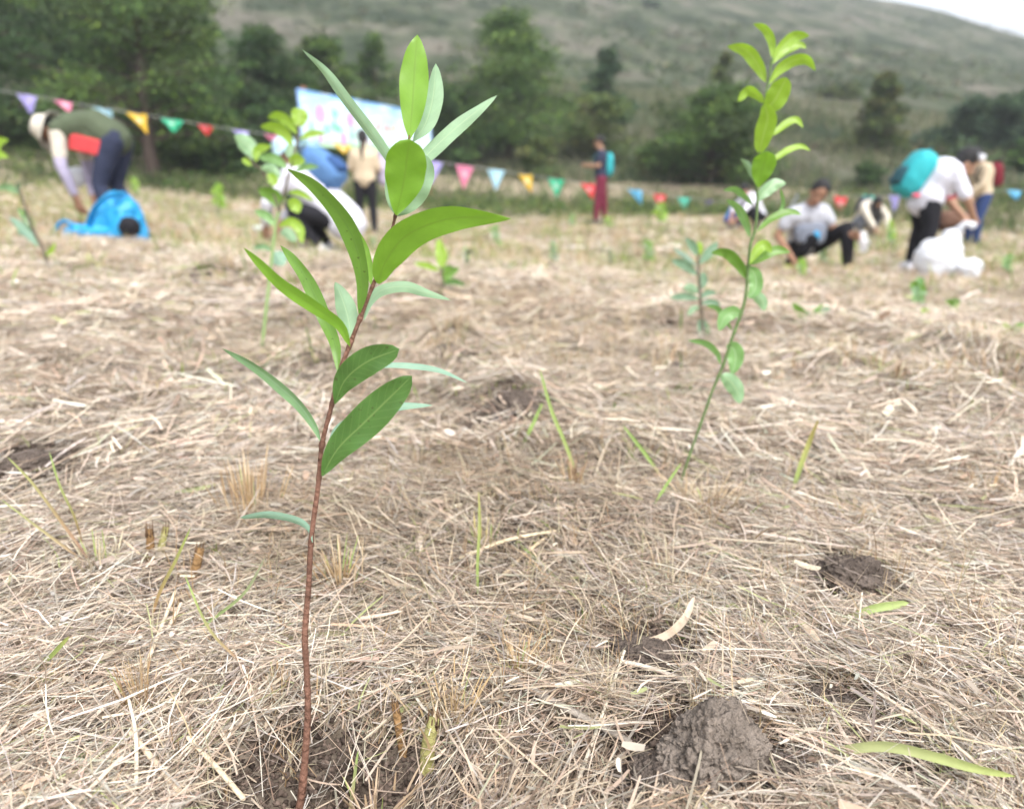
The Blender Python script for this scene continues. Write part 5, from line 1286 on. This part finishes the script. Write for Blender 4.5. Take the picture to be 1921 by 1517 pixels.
# 4 standing person in red trousers with a phone, facing left
gp = unproj(1125, 422, 14.0); pos4 = (gp[0], gp[1], G(gp[0], gp[1]))
J4 = dict(ST); J4.update(face=(1, 0, -.45), neck=(.02, 0, 1.42), head=(.06, 0, 1.53), elL=(.06, .21, 1.10), wrL=(.27, .06, 1.12), elR=(.06, -.21, 1.10), wrR=(.27, -.06, 1.10), knL=(.06, .10, .48), knR=(-.06, -.10, .48), anL=(.08, .11, .09), anR=(-.10, -.12, .09), palmL=(0, 0, 1), palmR=(0, 0, 1))
p4 = person(pos4, PI * .97, J4, dict(shoe=shoeb, trousers=maroon, shirt=navy, sleeve=.55), 'person in dark red trousers and navy top standing and looking at a phone', .98)
backpack(p4, turq, tqd, 'turquoise backpack worn by the person in dark red trousers', .14, .075, .22, .15, -.04)
ph = MB(); ph.box((0, 0, 0), (.008, .036, .07), M=np.array([[.7, 0, .7], [0, 1, 0], [-.7, 0, .7]])); o = ph.build('phone', shoeb, smooth=False); o.location = tuple(p4['W']([.39, 0, 1.13])); tag(o, 'small black phone in the hands of the person in dark red trousers', 'phone')
# 5 far crouching person in white behind the green stem
gp = unproj(1412, 431, 12.0); pos5 = (gp[0], gp[1], G(gp[0], gp[1]))
CR = dict(pel=(-.12, 0, .26), mid=(-.02, 0, .42), chest=(.12, 0, .60), neck=(.22, 0, .70), head=(.30, 0, .78), face=(.7, 0, -.7), elL=(.40, .20, .42), wrL=(.52, .12, .22), elR=(.38, -.20, .42), wrR=(.52, -.08, .22),
          knL=(.26, .18, .42), anL=(.02, .15, .09), knR=(.26, -.18, .42), anR=(.06, -.14, .09))
p5 = person(pos5, PI * 1.12, CR, dict(shoe=shoeb, trousers=black, shirt=white, sleeve=1.2, loose=1.1), 'far crouching person in a white top half hidden by the thin green sapling', .80)
gp = unproj(1373, 431, 12.2); pos5b = (gp[0], gp[1], G(gp[0], gp[1]))
p5b = person(pos5b, PI * .1, CR, dict(shoe=shoew, trousers=purple, shirt=blue, sleeve=.8), 'far crouching child in purple trousers and blue top beside the one in white', .62)
# 6 crouching man in the white T-shirt
gp = unproj(1515, 512, 7.4); pos6 = (gp[0], gp[1], G(gp[0], gp[1]))
J6 = dict(pel=(-.12, -.02, .27), mid=(-.02, -.07, .42), chest=(.12, -.13, .56), neck=(.18, -.12, .68), head=(.26, -.09, .775), face=(.85, -.25, -.42), twist=(-.15, 1, .10), elR=(.14, -.40, .38), wrR=(.26, -.27, .16), elL=(.18, .15, .43), wrL=(.33, .24, .40),
          knR=(.26, -.10, .34), anR=(.02, -.22, .09), knL=(.30, .22, .46), anL=(.26, .28, .09), curl=(.9,))
def mirror(J):
    R = {}
    for k, v in J.items():
        k2 = k[:-1] + ('R' if k.endswith('L') else 'L') if k[-1] in 'LR' else k
        if k == 'curl': R[k] = v
        else: R[k2] = (v[0], -v[1], v[2]) if k != 'twist' else (-v[0], v[1], -v[2])
    return R
p6 = person(pos6, -PI * .5, J6, dict(shoe=shoel, trousers=black, shirt=greyt, sleeve=.55, hairm=M('hair_greying', (.022, .021, .022), rough=.5), skin=skin2), 'man in light T-shirt and black trousers crouching to plant beside the right-hand sapling', 1.0)
gl = MB(); gw = p6['W'](np.array([.33, .24, .40]) * 1.0); gl.v = []
V, F = sbox((.0, -.0, -.07), (.045, .035, .085), None, .8, crumple=.18, sd=8); gl.add(V, F)
for k in range(4): gl.tube([(-.03 + .02 * k, 0, -.13), (-.034 + .022 * k, -.005, -.19 + .012 * abs(k - 1.5))], [.012, .009], 7)
gl.tube([(.035, 0, -.07), (.065, 0, -.12)], [.013, .010], 7)
o = gl.build('work_glove', glove); o.location = tuple(gw + np.array([.09, -.03, .02])); o.rotation_euler = (0, -.25, 0); tag(o, 'white work glove held by the crouching man in the light T-shirt', 'glove')
bb = MB()
V, F = sbox((0, 0, 0), (.16, .06, .11), None, .6, crumple=.1, sd=9); bb.add(V, F)
wb = p6['W'](np.array([.20, -.10, .40])); root = empty('waist_bag', tuple(wb), 'grey and blue bag on the front of the crouching man in the light T-shirt', 'bag')
bb.build('pouch', greyc, root); b2 = MB(); b2.tube([(-.12, .02, .08), (-.20, .06, .24), (-.12, .12, .36)], .018, 8, flat=.4); b2.build('strap', greyc, root)
b3 = MB(); V, F = sbox((.04, -.06, -.02), (.03, .015, .045), None, .5); b3.add(V, F); b3.build('bottle_pocket', M('cloth_sky_blue', (.06, .35, .62)), root)
# 7 far crouching woman with long hair
gp = unproj(1617, 447, 11.0); pos7 = (gp[0], gp[1], G(gp[0], gp[1]))
J7 = dict(CR); J7.update(head=(.32, 0, .66), neck=(.24, 0, .62), face=(.6, 0, -.8), wrL=(.55, .16, .16), wrR=(.55, -.10, .16))
p7 = person(pos7, -PI * .45, J7, dict(shoe=shoeb, trousers=greyc, shirt=cream, sleeve=1.7, hair='long'), 'far crouching woman with long dark hair and cream top under the green flag', .76)
backpack(p7, navy, navy, 'navy backpack on the far crouching woman with long hair', .14, .09, .18, .18, 0)
# 8 bending person on the right, facing right
gp = unproj(1714, 519, 6.9); pos8 = (gp[0], gp[1], G(gp[0], gp[1]))
J8 = dict(pel=(.0, 0, .68), mid=(.045, 0, .79), chest=(.11, 0, .885), neck=(.20, 0, .94), head=(.29, -.02, .985), face=(.8, -.1, -.6), elL=(.28, .20, .68), wrL=(.40, .10, .52), elR=(.27, -.21, .67), wrR=(.40, -.10, .51),
          knL=(.04, .12, .41), anL=(.0, .13, .09), knR=(.03, -.12, .41), anR=(-.03, -.13, .09))
p8 = person(pos8, -.10, J8, dict(shoe=shoew, trousers=black, shirt=white, sleeve=.8, loose=1.18, shirtlow=-.05), 'person in white T-shirt and black trousers bending forward behind the white sack', 1.0)
backpack(p8, turq, tqd, 'turquoise backpack on the bending person in the white T-shirt', .165, .115, .22, .22, -.05, strap=pinkc)
cp = MB(); hp_ = p8['W']([.29, -.02, .985]); cp.v = []
V, F = sbox((0, 0, 0), (.035, .03, .03), None, .7); cp.add(V, F); cp.tube([(-.03, -.02, 0), (-.05, -.05, .03)], .008, 6); o = cp.build('headphone', M('plastic_pale', (.6, .62, .66), rough=.4)); o.location = tuple(hp_ + np.array([.095, -.06, .05])); tag(o, 'pale ear piece at the head of the bending person in the white T-shirt', 'ear piece')
# 9 person in the beige jacket behind him, facing left
gp = unproj(1820, 462, 10.2); pos9 = (gp[0], gp[1], G(gp[0], gp[1]))
J9 = dict(ST); J9.update(neck=(.06, 0, 1.36), head=(.16, 0, 1.44), chest=(.02, 0, 1.2), pel=(-.04, 0, .84), face=(.8, 0, -.6), elL=(.10, .2, 1.0), wrL=(.26, .12, .84), elR=(.10, -.2, 1.0), wrR=(.26, -.12, .84))
p9 = person(pos9, PI, J9, dict(shoe=shoeb, trousers=M('jeans', (.035, .06, .16)), shirt=beige, sleeve=1.7, loose=1.05), 'person in beige jacket and jeans standing behind the bending one at far right', .86)
backpack(p9, dkred, black, 'dark red and black backpack on the person in the beige jacket', .14, .09, .20, .20, 0)
# brown planting sack held low between the two
sk = MB(); V, F = sbox((0, 0, 0), (.16, .13, .11), None, .8, crumple=.25, sd=12); sk.add(V, F); o = sk.build('brown_sack', brownc); q = unproj(1782, 415, 7.2); o.location = tuple(q); tag(o, 'crumpled brown sack held up by the hands of the bending person on the right', 'sack')

# ------------------------------------------------------------------ bags on the ground
m_blueb = mat('plastic_blue', (.02, .33, .66), rough=.42, spec=.45, var=.12, sc=9, bump=.5, bsc=14, trans=.15)
m_plast = mat('plastic_white', (.80, .82, .86), rough=.35, spec=.45, var=.05, sc=9, bump=.5, bsc=12, trans=.25)
gp = unproj(205, 447, 6.2); z = G(gp[0], gp[1]); root = empty('tote_bag', (gp[0], gp[1], z), 'large bright blue plastic carrier bag slumped on the ground at the left', 'bag')
b = MB(); V, F = sbox((.10, .02, .20), (.27, .20, .23), None, .75, 60, 44, crumple=.30, sd=21, taper=.35); V[:, 0] += (V[:, 2] - .2) * -.02; b.add(V, F)
V, F = sbox((-.12, -.05, .09), (.24, .16, .10), None, .8, 44, 30, crumple=.4, sd=22); b.add(V, F); b.build('bag_body', m_blueb, root, remesh=.012, smooth_it=2)
for pts in ([(-.20, .02, .12), (-.10, .04, .30), (.02, .05, .42), (.10, .0, .43)], [(-.42, -.06, .01), (-.40, -.06, .14), (-.33, -.04, .20), (-.22, -.04, .13), (-.14, -.05, .06)], [(-.14, -.1, .10), (.0, -.16, .30), (.12, -.14, .40), (.2, -.05, .42)]):
    s_ = MB(); s_.tube(catmull(pts, 20), .03, 9, flat=.4); s_.build('handle', m_blueb, root)
b = MB(); V, F = sbox((0, 0, 0), (.09, .08, .085), None, .9, 30, 22, crumple=.12, sd=23); b.add(V, F); o = b.build('black_cap', black); o.location = (gp[0] + .29, gp[1] - .20, z + .16); tag(o, 'small black cap lying against the right side of the bright blue bag', 'cap')
b = MB(); V, F = sbox((0, 0, 0), (.10, .05, .10), None, .9, 30, 22, crumple=.35, sd=24); b.add(V, F); o = b.build('plastic_bag', m_plast); q = unproj(147, 333, 6.8); o.location = tuple(q); tag(o, 'small pale plastic bag in the hand of the bending man', 'plastic bag')
gp = unproj(1760, 527, 6.3); z = G(gp[0], gp[1]); root = empty('plastic_sack', (gp[0], gp[1], z), 'big white plastic sack bulging on the ground at right', 'sack')
b = MB(); V, F = sbox((-.03, 0, .16), (.185, .16, .18), None, .85, 70, 50, crumple=.13, sd=31); b.add(V, F); V, F = sbox((.06, .02, .29), (.085, .08, .13), None, .85, 40, 30, crumple=.16, sd=33); b.add(V, F)
b.build('sack_body', m_plast, root, remesh=.012, smooth_it=2)
b = MB(); b.tube([(.12, .02, .40), (.15, .0, .46), (.20, -.02, .44)], [.04, .02, .035], 9); b.build('tied_neck', m_plast, root)
b = MB(); V, F = sbox((0, 0, .09), (.11, .09, .10), None, .85, 44, 32, crumple=.2, sd=34); b.add(V, F); o = b.build('plastic_bag', m_plast); q = unproj(1812, 528, 6.15); o.location = (q[0], q[1], G(q[0], q[1])); tag(o, 'small knotted white plastic bag leaning on the right side of the big sack', 'plastic bag')
b = MB(); V, F = sbox((0, 0, .06), (.10, .07, .06), None, .85, 30, 22, crumple=.5, sd=35); b.add(V, F); o = b.build('plastic_bag', m_plast); q, t_ = ghit(487, 442); o.location = tuple(q); tag(o, 'white plastic bag with red print lying left of the forked sapling stem', 'plastic bag')
b = MB(); V, F = sbox((0, 0, .03), (.13, .10, .04), None, .85, 30, 22, crumple=.6, sd=36); b.add(V, F); o = b.build('plastic_bag', m_plast); q, t_ = ghit(572, 472); o.location = tuple(q); tag(o, 'flattened white plastic bag on the ground in front of the crouching person in white', 'plastic bag')
b = MB(); V, F = sbox((0, 0, 0), (.16, .10, .24), None, .8, 36, 26, crumple=.25, sd=37); b.add(V, F); b.tube([(-.08, 0, .2), (-.05, 0, .36), (.02, 0, .36), (.06, 0, .2)], .014, 8); o = b.build('cloth_bag', lav); q = unproj(722, 322, 11.6); o.location = tuple(q); tag(o, 'lavender cloth bag hanging at the right side of the woman with the ponytail', 'bag')
b = MB(); V, F = sbox((0, 0, .03), (.045, .03, .03), None, .85, 20, 14, crumple=.3, sd=38); b.add(V, F); b.tube([(.04, 0, .03), (.11, -.01, .02)], .013, 7); o = b.build('trowel', shoeb); q, t_ = ghit(1497, 500); o.location = tuple(q); tag(o, 'short dark hand trowel by the planting hand of the crouching man', 'trowel')

# ------------------------------------------------------------------ printed banner on two posts
m_post = mat('post_wood', (.30, .15, .10), rough=.8, var=.2, sc=8)
TL, BL = unproj(556, 166, 15.0), unproj(560, 270, 15.0)
TR, BR = unproj(808, 213, 19.7), unproj(808, 293, 19.7)
BL = np.array([TL[0], TL[1], BL[2]]); BR = np.array([TR[0], TR[1], BR[2]])
root = empty('banner', (TL[0], TL[1], G(TL[0], TL[1])), 'pale blue printed banner with pink flowers stretched between two posts', 'banner'); lo = np.array(root.location)
ud = nrm(TR - TL); fn = nrm(np.cross(ud, [0, 0, 1])); fn = fn if fn[1] < 0 else -fn
Wd = np.linalg.norm(TR - TL)
def bpt(u, v, off=0.0):
    top = TL + (TR - TL) * u; bot = BL + (BR - BL) * u
    p = top + (bot - top) * v
    return p + fn * (off + .05 * math.sin(u * 7) * v + .02 * math.sin(u * 23 + v * 3)) - lo
nu_, nv_ = 60, 14
V = []; UVs = []
for i in range(nu_ + 1):
    for j in range(nv_ + 1): V.append(bpt(i / nu_, j / nv_)); UVs.append((i / nu_, j / nv_))
F = [(i * (nv_ + 1) + j, i * (nv_ + 1) + j + 1, (i + 1) * (nv_ + 1) + j + 1, (i + 1) * (nv_ + 1) + j) for i in range(nu_) for j in range(nv_)]
V = np.array(V); F = np.array(F)
Vb = V - fn * .01; Fb = F[:, ::-1] + len(V)
mb_ = bpy.data.materials.new('banner_print'); mb_.use_nodes = True; nt = mb_.node_tree; L = nt.links; b = nt.nodes['Principled BSDF']; b.inputs['Roughness'].default_value = .6
uvn = nt.nodes.new('ShaderNodeUVMap'); sx = nt.nodes.new('ShaderNodeSeparateXYZ'); L.new(uvn.outputs[0], sx.inputs[0])
c1 = ramp(sx.outputs[1], [(.0, (.16, .40, .80)), (.10, (.42, .70, .90)), (.45, (.62, .85, .92)), (.82, (.66, .88, .82)), (.9, (.40, .74, .44)), (1.0, (.30, .64, .30))])
tcn = nt.nodes.new('ShaderNodeTexNoise'); tcn.inputs['Scale'].default_value = 9; L.new(uvn.outputs[0], tcn.inputs['Vector'])
cm = mixc(ramp(tcn.outputs[0], [(.5, (0, 0, 0)), (.66, (.85, .85, .85))]), c1, (.85, .92, .94))
ex = ramp(sx.outputs[0], [(.0, (1, 1, 1)), (.02, (0, 0, 0)), (.975, (0, 0, 0)), (1.0, (1, 1, 1))])
L.new(mixc(ex, cm, (.25, .42, .82)), b.inputs['Base Color'])
me = mesh_np('sheet', np.vstack([V, Vb]), np.vstack([F, Fb]), uv=np.vstack([UVs, UVs])); link('sheet', me, mb_, root)
def petals(u, v, r, colr, n=8, name='flower_print', inner=None):
    bb = MB(); asp = np.linalg.norm(TL - BL)
    for k in range(n):
        a0 = 2 * PI * k / n; P = []
        for q in range(9):
            t = q / 8 * PI * 2; lx = .5 * r + .52 * r * math.cos(t); ly = .26 * r * math.sin(t)
            x_ = lx * math.cos(a0) - ly * math.sin(a0); y_ = lx * math.sin(a0) + ly * math.cos(a0); P.append(bpt(u + x_ / Wd, v + y_ / asp, .012 + .0006 * k))
        c_ = np.mean(P[:-1], 0); bb.add([c_] + P[:-1], [(0, 1 + (i_ + 1) % 8, 1 + i_) for i_ in range(8)])
    o = bb.build(name, colr, root, smooth=False); return o
pf = M('print_pink', (.62, .42, .66), bump=0); pf2 = M('print_violet', (.42, .18, .42), bump=0); pg_ = M('print_green', (.22, .60, .42), bump=0); pr_ = M('print_red', (.85, .42, .40), bump=0); po_ = M('print_orange', (.88, .60, .45), bump=0)
for (u, v, r) in ((.13, .38, .22), (.32, .42, .19), (.26, .82, .17), (.12, .85, .12)): petals(u, v, r, pf, 9); petals(u, v, r * .42, pf2, 6)
for (u, v, r) in ((.22, .35, .14), (.21, .58, .17), (.16, .66, .14), (.07, .64, .10), (.33, .72, .12), (.24, .64, .12)): petals(u, v, r, pg_, 4, 'leaf_print')
def glyph(u, v, h, m_, sd):
    bb = MB(); r2 = random.Random(sd); asp = np.linalg.norm(TL - BL)
    for k in range(6):
        x0, y0 = r2.uniform(-.4, .4), r2.uniform(-.45, .45); hor = k % 2; Lx, Ly = (r2.uniform(.25, .5), .05) if hor else (.05, r2.uniform(.2, .45)); x0 *= .7; y0 *= .7
        q = [(x0 - Lx, y0 - Ly), (x0 + Lx, y0 - Ly), (x0 + Lx, y0 + Ly), (x0 - Lx, y0 + Ly)]
        bb.add([bpt(u + a_ * h / Wd, v + b_ * h / asp, .012 + .0008 * k) for a_, b_ in q], [(3, 2, 1, 0)])
    bb.build('character_print', m_, root, smooth=False)
for k, (u, v, m_) in enumerate(((.46, .40, pr_), (.53, .47, pr_), (.60, .44, pr_), (.67, .42, po_), (.74, .42, pr_), (.81, .38, po_), (.88, .42, pr_), (.45, .78, pf2), (.45, .9, pr_), (.74, .8, pr_))): glyph(u, v, .26 if k < 7 else .13, m_, k)
for (P, zt) in ((TL, TL[2]), (TR, TR[2])):
    s_ = MB(); g_ = G(P[0], P[1]); p_ = P - lo - fn * .075 + ud * (.30 if P is TL else -.05); s_.tube([(p_[0], p_[1], g_ - lo[2] - .2), (p_[0], p_[1], zt - lo[2] + .03)], .055, 10); s_.build('post', m_post, root)

# ------------------------------------------------------------------ bunting: a line of pennants
FC = dict(purple=(.40, .36, .74), pink=(.85, .25, .42), ltblue=(.40, .68, .82), yellow=(.80, .52, .03), green=(.04, .52, .28), red=(.78, .04, .05), blue=(.12, .48, .75), dark=(.13, .08, .30), teal=(.05, .50, .36))
def flag_mat(k, c):
    m = bpy.data.materials.new('pennant_' + k); m.use_nodes = True; nt = m.node_tree; L = nt.links; b = nt.nodes['Principled BSDF']; b.inputs['Roughness'].default_value = .55
    u = nt.nodes.new('ShaderNodeUVMap'); vm = nt.nodes.new('ShaderNodeVectorMath'); vm.operation = 'DISTANCE'; L.new(u.outputs[0], vm.inputs[0]); vm.inputs[1].default_value = (.5, .34, 0)
    mr = nt.nodes.new('ShaderNodeMapRange'); mr.inputs['From Min'].default_value = .10; mr.inputs['From Max'].default_value = .17; mr.inputs['To Min'].default_value = .55 if k in ('yellow', 'red', 'green', 'pink') else .15; mr.inputs['To Max'].default_value = 0
    L.new(vm.outputs['Value'], mr.inputs['Value'])
    mx = nt.nodes.new('ShaderNodeMix'); mx.data_type = 'RGBA'; mx.inputs['A'].default_value = (*c, 1); mx.inputs['B'].default_value = (.85, .85, .83, 1); L.new(mr.outputs[0], mx.inputs['Factor'])
    L.new(mx.outputs['Result'], b.inputs['Base Color'])
    t = nt.nodes.new('ShaderNodeBsdfTranslucent'); L.new(mx.outputs['Result'], t.inputs['Color']); ms = nt.nodes.new('ShaderNodeMixShader'); ms.inputs[0].default_value = .4
    L.new(b.outputs[0], ms.inputs[1]); L.new(t.outputs[0], ms.inputs[2]); L.new(ms.outputs[0], nt.nodes['Material Output'].inputs['Surface']); return m
FM = {k: flag_mat(k, c) for k, c in FC.items()}
FL = [(50, 178, 'purple', 56, 212, 40), (117, 190, 'pink', 131, 212, 38), (190, 203, 'ltblue', 217, 238, 40), (255, 213, 'yellow', 276, 251, 42), (322, 224, 'green', 326, 248, 46), (385, 235, 'red', 389, 255, 30),
      (450, 245, 'purple', 462, 264, 34), (515, 254, 'pink', 526, 279, 42), (583, 264, 'ltblue', 588, 290, 38), (641, 272, 'yellow', 648, 290, 38), (700, 284, 'purple', 702, 318, 34), (757, 294, 'green', 757, 330, 34),
      (813, 303, 'purple', 808, 346, 35), (872, 311, 'pink', 870, 356, 34), (931, 319, 'ltblue', 930, 358, 33), (985, 328, 'yellow', 997, 363, 27), (1043, 336, 'green', 1044, 373, 32), (1103, 345, 'red', 1112, 375, 29),
      (1191, 356, 'blue', 1204, 385, 27), (1238, 365, 'red', 1240, 394, 25), (1284, 371, 'teal', 1283, 398, 24), (1329, 376, 'dark', 1321, 391, 19), (1577, 369, 'red', 1576, 406, 26), (1630, 367, 'teal', 1632, 388, 25), (1679, 367, 'purple', 1676, 403, 23), (1902, 357, 'blue', 1908, 374, 30)]
def fdep(px): return float(np.interp(px, [-80, 0, 600, 815, 935, 1050, 1105, 1190, 1238, 1285, 1330, 1420, 1577, 1680, 1905, 2000], [12, 12, 12.6, 12.9, 13.2, 13.8, 14.6, 15.6, 16.3, 16.6, 16.8, 16.9, 16.4, 15.8, 13.0, 12.6]))
sp_ = [(-80, 158)] + [(f[0], f[1]) for f in FL if f[0] < 1400] + [(1400, 381), (1480, 377)] + [(f[0], f[1]) for f in FL if f[0] > 1400] + [(2000, 348)]
S3 = [unproj(a_, b_, fdep(a_)) for a_, b_ in sp_]
root = empty('bunting', tuple(S3[len(S3) // 2]), 'string of small coloured triangular flags sagging across the whole field', 'bunting'); lo = np.array(root.location)
s_ = MB(); s_.tube(catmull(S3, 160) - lo, .006, 6); s_.build('cord', M('cord_grey', (.35, .36, .36)), root)
for i, (px, py, k, tx, ty, w) in enumerate(FL):
    d = fdep(px); A = unproj(px - w / 2, py + (-w * .08 if px < 900 else -w * .05), d); B = unproj(px + w / 2, py + (w * .08 if px < 900 else w * .05), d); T = unproj(tx, ty, d - .08 * math.sin(i * 2.3))
    n1 = 8; V = []; UVs = []
    for a_ in range(n1 + 1):
        v = a_ / n1
        for c_ in range(n1 + 1):
            u = c_ / n1; top = A + (B - A) * u; p = top + (T - top) * v
            p = p + FWD * (.045 * math.sin(u * 5 + v * 4 + i * 1.7) * v) + FWD * .02 * math.sin(u * 9 + i)
            V.append(p - lo); UVs.append((.5 + (u - .5) * (1 - v), v))
    F = [(a_ * (n1 + 1) + c_, a_ * (n1 + 1) + c_ + 1, (a_ + 1) * (n1 + 1) + c_ + 1, (a_ + 1) * (n1 + 1) + c_) for a_ in range(n1) for c_ in range(n1)]
    link('flag', mesh_np('flag', V, F, uv=UVs), FM[k], root)['label'] = {'ltblue': 'light blue', 'dark': 'dark purple', 'teal': 'green'}.get(k, k) + ' triangular flag'

# ------------------------------------------------------------------ the air between here and the hill
if HAZE:
    hb = MB(); hb.box((0, 0, 0), (430, 430, 60)); 
    mz = bpy.data.materials.new('haze'); mz.use_nodes = True; nt = mz.node_tree
    for n_ in list(nt.nodes):
        if n_.type != 'OUTPUT_MATERIAL': nt.nodes.remove(n_)
    pv = nt.nodes.new('ShaderNodeVolumePrincipled'); pv.inputs['Color'].default_value = (.93, .95, 1, 1); pv.inputs['Density'].default_value = .0017; pv.inputs['Anisotropy'].default_value = .2
    nt.links.new(pv.outputs[0], [n_ for n_ in nt.nodes if n_.type == 'OUTPUT_MATERIAL'][0].inputs['Volume'])
    zs = np.array([v.co.z for v in h_ob.data.vertices]); z0, z1 = float(min(zs.min(), -1)) - 1.0, float(zs.max()) + 6
    hz = hb.build('haze', mz, smooth=False); hz.location = (0, 0, (z0 + z1) / 2); hz.scale = (1, 1, (z1 - z0) / 120); tag(hz, kind='stuff')
